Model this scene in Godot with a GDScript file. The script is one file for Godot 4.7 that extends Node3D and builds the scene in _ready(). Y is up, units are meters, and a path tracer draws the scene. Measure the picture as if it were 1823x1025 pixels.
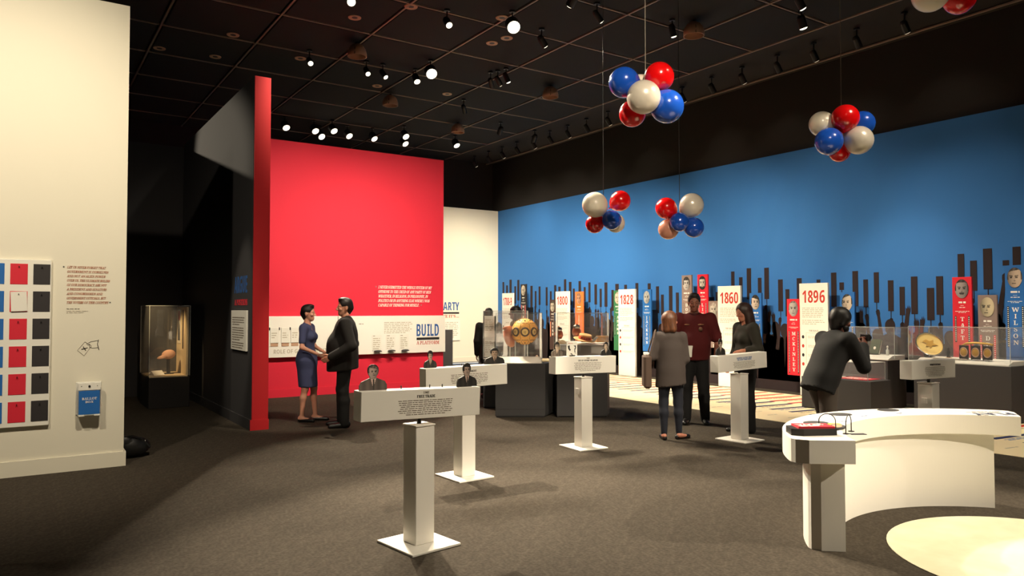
extends Node3D
# A museum gallery about elections: dark ceiling, cream, red and blue walls, tilting question lecterns, display cases, balloons, visitors.
# x runs towards the blue wall, -z towards the far cream wall, y is up; metres. The camera stands at x 0, z 0.

var used := {}
var M := {}
var rng := RandomNumberGenerator.new()
const WARM := Color(1.0, 0.935, 0.825)

func _ready() -> void:
	rng.seed = 7
	var cam := Camera3D.new()
	cam.name = "camera"
	cam.fov = 42.35
	cam.near = 0.05
	cam.far = 100.0
	cam.position = Vector3(0, 1.62, 0)
	cam.rotation_degrees = Vector3(1.645, -33.66, 0)
	add_child(cam)
	cam.current = true
	var we := WorldEnvironment.new()
	we.name = "environment"
	var e := Environment.new()
	e.background_mode = Environment.BG_COLOR
	e.background_color = Color(0, 0, 0)
	e.tonemap_mode = Environment.TONE_MAPPER_LINEAR
	e.tonemap_exposure = 1.0
	e.sdfgi_enabled = true
	e.ssao_enabled = true
	e.ssil_enabled = true
	we.environment = e
	add_child(we)
	make_materials()
	make_lamps()
	make_room()
	make_wall_graphics()
	make_mural()
	make_banners()
	make_lecterns()
	make_table()
	make_cases()
	make_balloons()
	make_people()

# ------------------------------------------------------------------ small helpers

func numbered(called: String) -> String:
	if not used.has(called):
		used[called] = 0
		return called
	used[called] += 1
	return "%s_%03d" % [called, used[called]]

func thing(called: String, label: String, category: String, at := Vector3.ZERO, turn := 0.0, group := "") -> Node3D:
	var o := Node3D.new()
	o.name = numbered(called)
	add_child(o)
	o.position = at
	o.rotation.y = turn
	tag(o, label, category, group)
	return o

func tag(o: Node3D, label: String, category: String, group := "") -> void:
	o.set_meta("label", label)
	o.set_meta("category", category)
	if group != "":
		o.set_meta("group", group)

func put(called: String, mesh: Mesh, m: Material, parent: Node3D, at := Vector3.ZERO, rot := Vector3.ZERO) -> MeshInstance3D:
	var o := MeshInstance3D.new()
	o.mesh = mesh
	o.material_override = m
	o.cast_shadow = GeometryInstance3D.SHADOW_CASTING_SETTING_ON
	o.position = at
	o.rotation = rot
	if parent == self:
		o.name = numbered(called)
		add_child(o)
	else:
		o.name = called
		parent.add_child(o, true)
	return o

func struct(called: String, mesh: Mesh, m: Material, label: String, at := Vector3.ZERO) -> MeshInstance3D:
	var o := put(called, mesh, m, self, at)
	o.set_meta("kind", "structure")
	o.set_meta("label", label)
	return o

func mat(c: Color, rough := 0.6, metal := 0.0) -> StandardMaterial3D:
	var m := StandardMaterial3D.new()
	m.albedo_color = c
	m.roughness = rough
	m.metallic = metal
	return m

func noise_tex(freq: float, lo: Color, hi: Color, sd: int, size := 256) -> NoiseTexture2D:
	var n := FastNoiseLite.new()
	n.seed = sd
	n.frequency = freq
	n.fractal_octaves = 4
	var t := NoiseTexture2D.new()
	t.width = size
	t.height = size
	t.seamless = true
	t.noise = n
	var g := Gradient.new()
	g.set_color(0, lo)
	g.set_color(1, hi)
	t.color_ramp = g
	return t

func ordinal(n: int) -> String:
	return ["first", "second", "third", "fourth", "fifth", "sixth", "seventh", "eighth", "ninth", "tenth", "eleventh", "twelfth", "thirteenth", "fourteenth", "fifteenth", "sixteenth", "seventeenth", "eighteenth", "nineteenth", "twentieth"][n]

# a collector of triangles with normals and texture coordinates
class MB:
	var v := PackedVector3Array()
	var n := PackedVector3Array()
	var t := PackedVector2Array()
	var i := PackedInt32Array()

	func vert(p: Vector3, nn: Vector3, uv := Vector2.ZERO) -> int:
		v.append(p)
		n.append(nn)
		t.append(uv)
		return v.size() - 1

	func tri(a: Vector3, b: Vector3, c: Vector3) -> void:
		var nn := (b - a).cross(c - a).normalized()
		var k := vert(a, nn)
		vert(b, nn)
		vert(c, nn)
		i.append_array(PackedInt32Array([k, k + 2, k + 1]))

	func quad(a: Vector3, b: Vector3, c: Vector3, d: Vector3) -> void:
		var nn := (b - a).cross(d - a).normalized()
		var k := vert(a, nn, Vector2(0, 1))
		vert(b, nn, Vector2(1, 1))
		vert(c, nn, Vector2(1, 0))
		vert(d, nn, Vector2(0, 0))
		i.append_array(PackedInt32Array([k, k + 2, k + 1, k, k + 3, k + 2]))

	# a box with chamfered edges, its centre at c
	func box(c: Vector3, s: Vector3, bev := 0.0, b := Basis()) -> MB:
		var h := s * 0.5
		if bev <= 0.0:
			for ax in 3:
				for sg in [-1.0, 1.0]:
					var u := Vector3.ZERO
					var w := Vector3.ZERO
					var o := Vector3.ZERO
					o[ax] = h[ax] * sg
					u[(ax + 1) % 3] = h[(ax + 1) % 3] * sg
					w[(ax + 2) % 3] = h[(ax + 2) % 3]
					quad(c + b * (o - u - w), c + b * (o + u - w), c + b * (o + u + w), c + b * (o - u + w))
			return self
		bev = minf(bev, minf(h.x, minf(h.y, h.z)) * 0.9)
		var q := h - Vector3(bev, bev, bev)
		for ax in 3:
			var a1 := (ax + 1) % 3
			var a2 := (ax + 2) % 3
			for sg in [-1.0, 1.0]:
				var u := Vector3.ZERO
				var w := Vector3.ZERO
				var o := Vector3.ZERO
				o[ax] = h[ax] * sg
				u[a1] = q[a1] * sg
				w[a2] = q[a2]
				quad(c + b * (o - u - w), c + b * (o + u - w), c + b * (o + u + w), c + b * (o - u + w))
			for s1 in [-1.0, 1.0]:
				for s2 in [-1.0, 1.0]:
					var p := Vector3.ZERO
					var r := Vector3.ZERO
					p[a1] = h[a1] * s1
					p[a2] = q[a2] * s2
					r[a1] = q[a1] * s1
					r[a2] = h[a2] * s2
					var l := Vector3.ZERO
					l[ax] = q[ax]
					if s1 * s2 > 0:
						quad(c + b * (p - l), c + b * (p + l) , c + b * (r + l), c + b * (r - l)) if false else quad(c + b * (p - l), c + b * (r - l), c + b * (r + l), c + b * (p + l))
					else:
						quad(c + b * (p - l), c + b * (p + l), c + b * (r + l), c + b * (r - l))
		for sx in [-1.0, 1.0]:
			for sy in [-1.0, 1.0]:
				for sz in [-1.0, 1.0]:
					var pa := Vector3(h.x * sx, q.y * sy, q.z * sz)
					var pb := Vector3(q.x * sx, h.y * sy, q.z * sz)
					var pc := Vector3(q.x * sx, q.y * sy, h.z * sz)
					if sx * sy * sz > 0:
						tri(c + b * pa, c + b * pb, c + b * pc)
					else:
						tri(c + b * pa, c + b * pc, c + b * pb)
		return self

	# an outline in x and y, drawn out from z0 to z1; texture coordinates follow x and y over the rectangle uv
	func prism(poly: PackedVector2Array, z0: float, z1: float, x := Transform3D(), uv := Rect2(0, 0, 1, 1)) -> MB:
		var p := poly
		if Geometry2D.is_polygon_clockwise(p):
			p = p.duplicate()
			p.reverse()
		var f := Geometry2D.triangulate_polygon(p)
		for side in 2:
			var zz := z1 if side == 0 else z0
			var nn := (x.basis * Vector3(0, 0, 1 if side == 0 else -1)).normalized()
			var k := v.size()
			for a in p:
				vert(x * Vector3(a.x, a.y, zz), nn, Vector2((a.x - uv.position.x) / uv.size.x, 1.0 - (a.y - uv.position.y) / uv.size.y))
			for j in range(0, f.size(), 3):
				var ccw := (p[f[j + 1]] - p[f[j]]).cross(p[f[j + 2]] - p[f[j]]) > 0
				if ccw == (side == 0):
					i.append_array(PackedInt32Array([k + f[j], k + f[j + 2], k + f[j + 1]]))
				else:
					i.append_array(PackedInt32Array([k + f[j], k + f[j + 1], k + f[j + 2]]))
		for j in p.size():
			var a := p[j]
			var b := p[(j + 1) % p.size()]
			var k := v.size()
			quad(x * Vector3(a.x, a.y, z0), x * Vector3(b.x, b.y, z0), x * Vector3(b.x, b.y, z1), x * Vector3(a.x, a.y, z1))
			for m in 4:
				var w: Vector2 = a if m == 0 or m == 3 else b
				t[k + m] = Vector2((w.x - uv.position.x) / uv.size.x, 1.0 - (w.y - uv.position.y) / uv.size.y)
		return self

	# a profile of (radius, height), listed upwards, turned round the y axis
	func lathe(pr: PackedVector2Array, seg := 24, x := Transform3D(), smooth := true) -> MB:
		var cnt := pr.size()
		if not smooth:
			for j in cnt - 1:
				for s in seg:
					var a0 := TAU * s / seg
					var a1 := TAU * (s + 1) / seg
					var d0 := Vector3(sin(a0), 0, cos(a0))
					var d1 := Vector3(sin(a1), 0, cos(a1))
					var lo := Vector3(0, pr[j].y, 0)
					var hi := Vector3(0, pr[j + 1].y, 0)
					quad(x * (lo + d0 * pr[j].x), x * (lo + d1 * pr[j].x), x * (hi + d1 * pr[j + 1].x), x * (hi + d0 * pr[j + 1].x))
			return self
		var k := v.size()
		for j in cnt:
			var a := pr[maxi(j - 1, 0)]
			var b := pr[mini(j + 1, cnt - 1)]
			var tn := (b - a)
			for s in seg + 1:
				var an := TAU * s / seg
				var d := Vector3(sin(an), 0, cos(an))
				var nn := (x.basis * (d * tn.y + Vector3(0, -tn.x, 0))).normalized()
				vert(x * (d * pr[j].x + Vector3(0, pr[j].y, 0)), nn, Vector2(float(s) / seg, 1.0 - float(j) / (cnt - 1)))
		for j in cnt - 1:
			for s in seg:
				var a := k + j * (seg + 1) + s
				var b := a + 1
				var c := b + seg + 1
				var d := a + seg + 1
				i.append_array(PackedInt32Array([a, c, b, a, d, c]))
		return self

	func ball(c: Vector3, r: Vector3, seg := 20, rings := 12, b := Basis()) -> MB:
		var pr := PackedVector2Array()
		for j in rings + 1:
			var an := -PI / 2 + PI * j / rings
			pr.append(Vector2(cos(an), sin(an)))
		return lathe(pr, seg, Transform3D(b * Basis.from_scale(r), c))

	func rod(a: Vector3, b: Vector3, r: float, seg := 8, r2 := -1.0) -> MB:
		var y := (b - a).normalized()
		var xx := y.cross(Vector3.UP if absf(y.y) < 0.9 else Vector3.RIGHT).normalized()
		var h := a.distance_to(b)
		var e := r if r2 < 0 else r2
		return lathe(PackedVector2Array([Vector2(0, 0), Vector2(r, 0), Vector2(e, h), Vector2(0, h)]), seg, Transform3D(Basis(xx, y, xx.cross(y)), a), false)

	func path(pts: Array, r: float, seg := 6) -> MB:
		for j in pts.size() - 1:
			rod(pts[j], pts[j + 1], r, seg)
		return self

	func done() -> ArrayMesh:
		var a := []
		a.resize(Mesh.ARRAY_MAX)
		a[Mesh.ARRAY_VERTEX] = v
		a[Mesh.ARRAY_NORMAL] = n
		a[Mesh.ARRAY_TEX_UV] = t
		a[Mesh.ARRAY_INDEX] = i
		var m := ArrayMesh.new()
		m.add_surface_from_arrays(Mesh.PRIMITIVE_TRIANGLES, a)
		return m

func boxm(s: Vector3, bev := 0.0, c := Vector3.ZERO) -> ArrayMesh:
	return MB.new().box(c, s, bev).done()

# lettering as real raised letters; the text's middle lies at the origin of x, letters face +z
func text(called: String, s: String, m: Material, parent: Node3D, x: Transform3D, cap: float, width := 0.0, serif := true, bold := true, left := false, slant := 0.0) -> MeshInstance3D:
	var f := SystemFont.new()
	f.font_names = PackedStringArray(["Droid Serif" if serif else "Droid Sans"])
	f.font_weight = 700 if bold else 400
	var tm := TextMesh.new()
	tm.text = s
	tm.font = f
	tm.font_size = 24
	tm.curve_step = 3.0
	tm.depth = 0.003
	tm.pixel_size = cap / (24.0 * 0.72)
	tm.horizontal_alignment = HORIZONTAL_ALIGNMENT_LEFT if left else HORIZONTAL_ALIGNMENT_CENTER
	tm.vertical_alignment = VERTICAL_ALIGNMENT_CENTER
	var o := MeshInstance3D.new()
	o.mesh = tm
	o.material_override = m
	o.name = called
	var b := Basis()
	if width > 0.0:
		var w: float = tm.get_aabb().size.x
		if w > 0.0:
			b = Basis.from_scale(Vector3(width / w, 1, 1))
	if slant != 0.0:
		b = Basis(Vector3(1, 0, 0), Vector3(slant, 1, 0), Vector3(0, 0, 1)) * b
	o.transform = x * Transform3D(b, Vector3.ZERO)
	parent.add_child(o, true)
	return o

# small print too fine to read in the photograph: rows of word-long strokes on the face at z 0, the block's middle at the origin
func small_print(called: String, m: Material, parent: Node3D, x: Transform3D, w: float, h: float, rows: int, sd: int, centred := false, thick := 0.42) -> MeshInstance3D:
	var r := RandomNumberGenerator.new()
	r.seed = sd
	var mb := MB.new()
	var rh := h / rows
	for j in rows:
		var y := h * 0.5 - rh * (j + 0.5)
		var full := w * (r.randf_range(0.86, 1.0) if j < rows - 1 else r.randf_range(0.5, 0.85))
		var xx := -full * 0.5 if centred else -w * 0.5
		var end := xx + full
		while xx < end - rh * 0.3:
			var l := minf(r.randf_range(0.8, 3.2) * rh, end - xx)
			mb.box(Vector3(xx + l * 0.5, y, 0.0005), Vector3(l, rh * thick, 0.001))
			xx += l + rh * 0.45
	var o := put(called, mb.done(), m, parent)
	o.transform = x
	return o

func at(p: Vector3, turn := 0.0) -> Transform3D:
	return Transform3D(Basis(Vector3.UP, turn), p)

func rounded(w: float, h: float, r: float, k := 4) -> PackedVector2Array:
	var o := PackedVector2Array()
	for c in [[1, 1, 0.0], [-1, 1, 0.5], [-1, -1, 1.0], [1, -1, 1.5]]:
		for j in k + 1:
			var an: float = PI * (c[2] + 0.5 * j / k)
			o.append(Vector2(c[0] * (w / 2 - r) + cos(an) * r, c[1] * (h / 2 - r) + sin(an) * r))
	return o

func oval(w: float, h: float, k := 24) -> PackedVector2Array:
	var o := PackedVector2Array()
	for j in k:
		o.append(Vector2(cos(TAU * j / k) * w / 2, sin(TAU * j / k) * h / 2))
	return o

func make_materials() -> void:
	var carpet := mat(Color(1, 1, 1), 0.95)
	carpet.albedo_texture = noise_tex(0.06, Color(0.232, 0.21, 0.182), Color(0.322, 0.293, 0.256), 3)
	carpet.uv1_triplanar = true
	carpet.uv1_world_triplanar = true
	carpet.uv1_scale = Vector3(2.2, 2.2, 2.2)
	carpet.heightmap_enabled = false
	carpet.metallic_specular = 0.2
	carpet.detail_enabled = true
	carpet.detail_blend_mode = BaseMaterial3D.BLEND_MODE_MUL
	carpet.detail_albedo = noise_tex(0.02, Color(0.86, 0.86, 0.86), Color(1, 1, 1), 9)
	M.carpet = carpet
	M.cream = mat(Color(0.86, 0.84, 0.77), 0.8)
	M.white = mat(Color(0.90, 0.885, 0.85), 0.55)
	M.paper = mat(Color(0.88, 0.87, 0.83), 0.7)
	M.red_wall = mat(Color(0.82, 0.09, 0.205), 0.75)
	M.red_trim = mat(Color(0.70, 0.04, 0.085), 0.7)
	M.blue_wall = mat(Color(0.175, 0.425, 0.69), 0.85)
	M.dark_wall = mat(Color(0.19, 0.185, 0.195), 0.85)
	M.black_wall = mat(Color(0.13, 0.115, 0.11), 0.9)
	M.tile = mat(Color(0.04, 0.034, 0.032), 0.9)
	M.bar = mat(Color(0.50, 0.43, 0.38), 0.5)
	M.fixture = mat(Color(0.055, 0.05, 0.05), 0.5)
	M.fixture_brown = mat(Color(0.72, 0.57, 0.46), 0.6)
	M.ink = mat(Color(0.10, 0.085, 0.08), 0.8)
	M.soft_ink = mat(Color(0.46, 0.42, 0.37), 0.8)
	M.faint_ink = mat(Color(0.70, 0.67, 0.60), 0.8)
	M.blue_ink = mat(Color(0.14, 0.33, 0.58), 0.7)
	M.red_ink = mat(Color(0.68, 0.17, 0.09), 0.7)
	M.quote_ink = mat(Color(0.62, 0.34, 0.22), 0.8)
	M.plinth = mat(Color(0.215, 0.21, 0.215), 0.7)
	M.mural = mat(Color(0.15, 0.095, 0.10), 0.9)
	M.card_red = mat(Color(0.80, 0.10, 0.19), 0.7)
	M.card_blue = mat(Color(0.08, 0.37, 0.66), 0.7)
	M.card_black = mat(Color(0.15, 0.135, 0.14), 0.7)
	M.p_red = mat(Color(0.82, 0.07, 0.16), 0.6)
	M.p_blue = mat(Color(0.10, 0.38, 0.66), 0.6)
	M.p_grey = mat(Color(0.50, 0.43, 0.40), 0.6)
	M.p_black = mat(Color(0.09, 0.075, 0.07), 0.6)
	M.p_orange = mat(Color(0.93, 0.45, 0.20), 0.6)
	M.p_green = mat(Color(0.16, 0.42, 0.27), 0.6)
	M.p_dark = mat(Color(0.24, 0.16, 0.15), 0.6)
	var g := mat(Color(1, 1, 1, 0.03), 0.02)
	g.transparency = BaseMaterial3D.TRANSPARENCY_ALPHA
	M.glass = g
	M.edge = mat(Color(0.74, 0.76, 0.74), 0.25)
	M.lens = mat(Color(1, 1, 1), 0.4)
	M.lens.emission_enabled = true
	M.lens.emission = Color(1.0, 0.95, 0.84)
	M.lens.emission_energy_multiplier = 3.0
	M.lens_dim = mat(Color(0.8, 0.75, 0.7), 0.4)
	M.lens_dim.emission_enabled = true
	M.lens_dim.emission = Color(1.0, 0.93, 0.8)
	M.lens_dim.emission_energy_multiplier = 0.5
	M.chrome = mat(Color(0.7, 0.69, 0.67), 0.25, 1.0)
	M.black = mat(Color(0.05, 0.045, 0.045), 0.5)
	M.skin = mat(Color(0.78, 0.55, 0.44), 0.6)
	M.skin.subsurf_scatter_enabled = true
	M.skin.subsurf_scatter_strength = 0.1

# ------------------------------------------------------------------ lamps

# a track spotlight: stem, can, glowing lens, and the light itself just in front of the lens
func lamp(where: Vector3, target: Vector3, energy: float, angle: float, blend: float, label: String, group := "", size := 0.06, lens := "lens", color := WARM) -> void:
	var dir := (target - where).normalized()
	var o := thing("spotlight", label, "spotlight", where, 0.0, group)
	var y := -dir
	var x := y.cross(Vector3.UP if absf(y.y) < 0.95 else Vector3.RIGHT).normalized()
	var b := Basis(x, y, x.cross(y))
	put("can", MB.new().lathe(PackedVector2Array([Vector2(size * 1.0, 0.0), Vector2(size * 1.12, 0.0), Vector2(size * 1.12, 0.16), Vector2(size * 0.8, 0.2), Vector2(0.0, 0.21)]), 16, Transform3D(b, Vector3.ZERO), false).done(), M.fixture, o)
	put("lamp_lens", MB.new().lathe(PackedVector2Array([Vector2(size * 1.0, 0.0), Vector2(size * 0.7, -size * 0.25), Vector2(0.0, -size * 0.35)]), 16, Transform3D(b, Vector3.ZERO)).done(), M[lens], o)
	var top := b * Vector3(0, 0.12, 0)
	put("stem", MB.new().rod(top, Vector3(top.x, 6.295 - where.y, top.z), 0.012, 6).rod(Vector3(top.x, 6.265 - where.y, top.z), Vector3(top.x, 6.295 - where.y, top.z), 0.05, 10).done(), M.fixture, o)
	if energy > 0.0:
		var l := SpotLight3D.new()
		l.name = "beam"
		l.light_energy = energy
		l.light_color = color
		l.spot_angle = angle
		l.spot_angle_attenuation = blend
		l.spot_range = 40.0
		l.spot_attenuation = 2.0
		l.light_size = size * 0.8
		l.shadow_enabled = true
		o.add_child(l)
		l.position = dir * (size * 0.35 + 0.012)
		l.basis = Basis.looking_at(dir, Vector3.UP if absf(dir.y) < 0.95 else Vector3.RIGHT)

func make_lamps() -> void:
	# seen in the photograph: [x, z, target x, y, z, energy, half angle, softness, size]
	var small := [
		[3.92, -10.04, 2.9, 0.6, -3.6, 95, 22, 0.35, 0.06], [4.31, -12.98, 3.8, 0.5, -6.5, 60, 20, 0.3, 0.045], [5.40, -12.97, 5.4, 0.3, -7.5, 16, 22, 0.3, 0.045], [5.76, -12.97, 7.4, 1.1, -9.1, 60, 12, 0.5, 0.045],
		[5.51, -10.03, 5.3, 0.5, -5.0, 24, 22, 0.3, 0.05], [7.29, -9.94, 12.7, 1.2, -11.0, 42, 33, 1.0, 0.05], [7.76, -12.37, 12.7, 1.3, -17.0, 78, 32, 1.0, 0.045], [7.84, -12.18, 12.7, 1.3, -14.0, 50, 33, 1.0, 0.045],
		[7.87, -11.94, 10.8, 0.0, -11.5, 42, 24, 0.7, 0.045], [7.38, -8.61, 12.7, 1.0, -8.4, 28, 34, 1.0, 0.04], [8.76, -8.44, 10.8, 0.0, -8.6, 30, 26, 0.8, 0.045], [8.27, -14.33, 12.6, 1.4, -19.0, 32, 33, 1.0, 0.05],
		[9.52, -6.60, 12.7, 0.9, -5.6, 12, 34, 1.0, 0.05], [10.19, -7.06, 12.0, 1.0, -6.8, 14, 26, 0.7, 0.06], [6.38, -12.89, 6.55, 1.2, -9.6, 48, 14, 0.4, 0.06]]
	small.sort_custom(func(a, b): return Vector2(a[0] - 2.7, a[1] + 10.3).length() < Vector2(b[0] - 2.7, b[1] + 10.3).length())
	var k := 0
	for a in small:
		lamp(Vector3(a[0], 6.02, a[1]), Vector3(a[2], a[3], a[4]), a[5], a[6], a[7], "small lit spotlight under the black ceiling grid, %s counting away from the red pillar" % ordinal(k), "small ceiling spotlights", a[8])
		k += 1
	lamp(Vector3(6.36, 6.0, -9.5), Vector3(4.4, 0.3, -3.6), 58, 26, 0.4, "largest glaring spotlight, high up halfway between pillar and balloons", "", 0.1)
	lamp(Vector3(6.36, 6.0, -12.25), Vector3(5.0, 0.3, -6.2), 52, 26, 0.4, "second glaring spotlight, over the top edge of the red wall panel", "", 0.1)
	var row := [[5.35, -17.87, 6.3, -13.0], [6.05, -17.81, 7.2, -12.5], [6.38, -18.3, 7.8, -12.0], [6.43, -17.55, 8.2, -12.5], [6.94, -17.85, 8.8, -12.5], [7.59, -17.78, 9.6, -13.0], [8.51, -17.87, 10.2, -12.8], [8.16, -17.11, 9.4, -11.5], [9.74, -17.29, 10.8, -13.4]]
	k = 0
	for a in row:
		lamp(Vector3(a[0], 6.0, a[1]), Vector3(a[2], 0.0, a[3]), 12 if k < 5 else 30, 22, 0.6, "bright round spotlight in the row above the red wall, %s from the pillar end" % ordinal(k), "spotlights above the red wall", 0.085)
		k += 1
	# the channel in front of the blue wall: cans that lean towards it, switched to a glimmer
	k = 0
	for z in [-19.4, -18.6, -17.85, -17.1, -16.3, -15.55, -14.8, -14.05, -13.25, -11.7, -10.9, -10.1, -9.35, -8.55, -7.8, -7.0, -6.2]:
		lamp(Vector3(11.62, 5.98, z), Vector3(12.7, 4.4, z + 0.1), 0.35 if k % 2 == 0 else 0.0, 40, 0.9, "dark narrow spotlight in the ceiling channel by the blue wall, %s from the far corner" % ordinal(k), "channel spotlights", 0.05, "lens_dim" if k % 2 == 0 else "fixture")
		k += 1
	# outside the frame, of the same kind: over and behind the camera
	var more := [
		[-1.6, -4.6, 0.1, 2.9, -8.7, 21, 34, 0.9, "ballot board's upper half"], [1.0, -4.4, -0.2, 1.7, -8.7, 25, 34, 0.9, "ballot board's lower half"],
		[3.4, -8.6, 4.2, 2.0, -13.8, 32, 30, 1.0, "red wall's end by the pillar"], [5.0, -8.4, 5.4, 2.0, -13.8, 32, 30, 1.0, "middle of the red wall"], [6.6, -8.4, 6.8, 2.0, -13.8, 32, 30, 1.0, "red wall's free end"],
		[10.0, -15.6, 10.8, 2.0, -19.9, 22, 32, 0.9, "middle of the cream end wall"], [11.2, -15.8, 12.2, 2.0, -19.9, 12, 32, 0.9, "corner of the cream and blue walls"],
		[3.2, -0.7, 2.5, 0.9, -4.7, 24, 11, 0.3, "nearest lectern"], [6.5, -2.2, 4.0, 0.6, -6.3, 44, 12, 0.3, "second lectern"], [6.2, -2.8, 5.8, 0.8, -6.9, 36, 13, 0.3, "atomic weapons lectern"], [7.0, -1.6, 7.6, 0.8, -6.1, 18, 14, 0.4, "long-haired woman's lectern"], [6.9, -1.2, 8.3, 0.9, -4.2, 9, 12, 0.4, "lectern beyond the curved table"],
		[9.9, -0.6, 5.6, 0.4, -2.6, 26, 26, 0.5, "inner face of the curved table"], [9.0, 3.0, 5.8, 0.4, -2.7, 105, 14, 0.5, "top of the curved table"], [6.3, -0.9, 6.2, 0.4, -2.6, 11, 26, 0.6, "floor disc"],
		[-2.0, -20.2, 2.63, 4.1, -12.6, 52.0, 7.5, 0.6, "top of the charcoal dividing wall"], [2.0, 0.2, 5.6, 3.2, -5.6, 48, 16, 0.6, "balloon clusters"], [0.3, -9.3, 2.63, 1.4, -10.9, 16.0, 8.0, 0.6, "text board on the dividing wall"], [4.3, -7.2, 3.65, 1.2, -10.2, 26, 11, 0.6, "pair talking before the red wall"], [9.6, -3.0, 11.0, 0.0, -4.2, 26, 28, 0.8, "end of the floor timeline"], [9.6, -2.2, 12.7, 1.2, -3.6, 16, 30, 1.0, "near end of the blue wall"]]
	for a in more:
		lamp(Vector3(a[0], 6.02, a[1]), Vector3(a[2], a[3], a[4]), a[5], a[6], a[7], "ceiling spotlight out of view, aimed at the %s" % a[8], "ceiling spotlights out of view", 0.06)

# ------------------------------------------------------------------ the room

func wall_box(called: String, lo: Vector3, hi: Vector3, m: Material, label: String) -> MeshInstance3D:
	return struct(called, boxm(hi - lo), m, label, (lo + hi) * 0.5)

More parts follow.
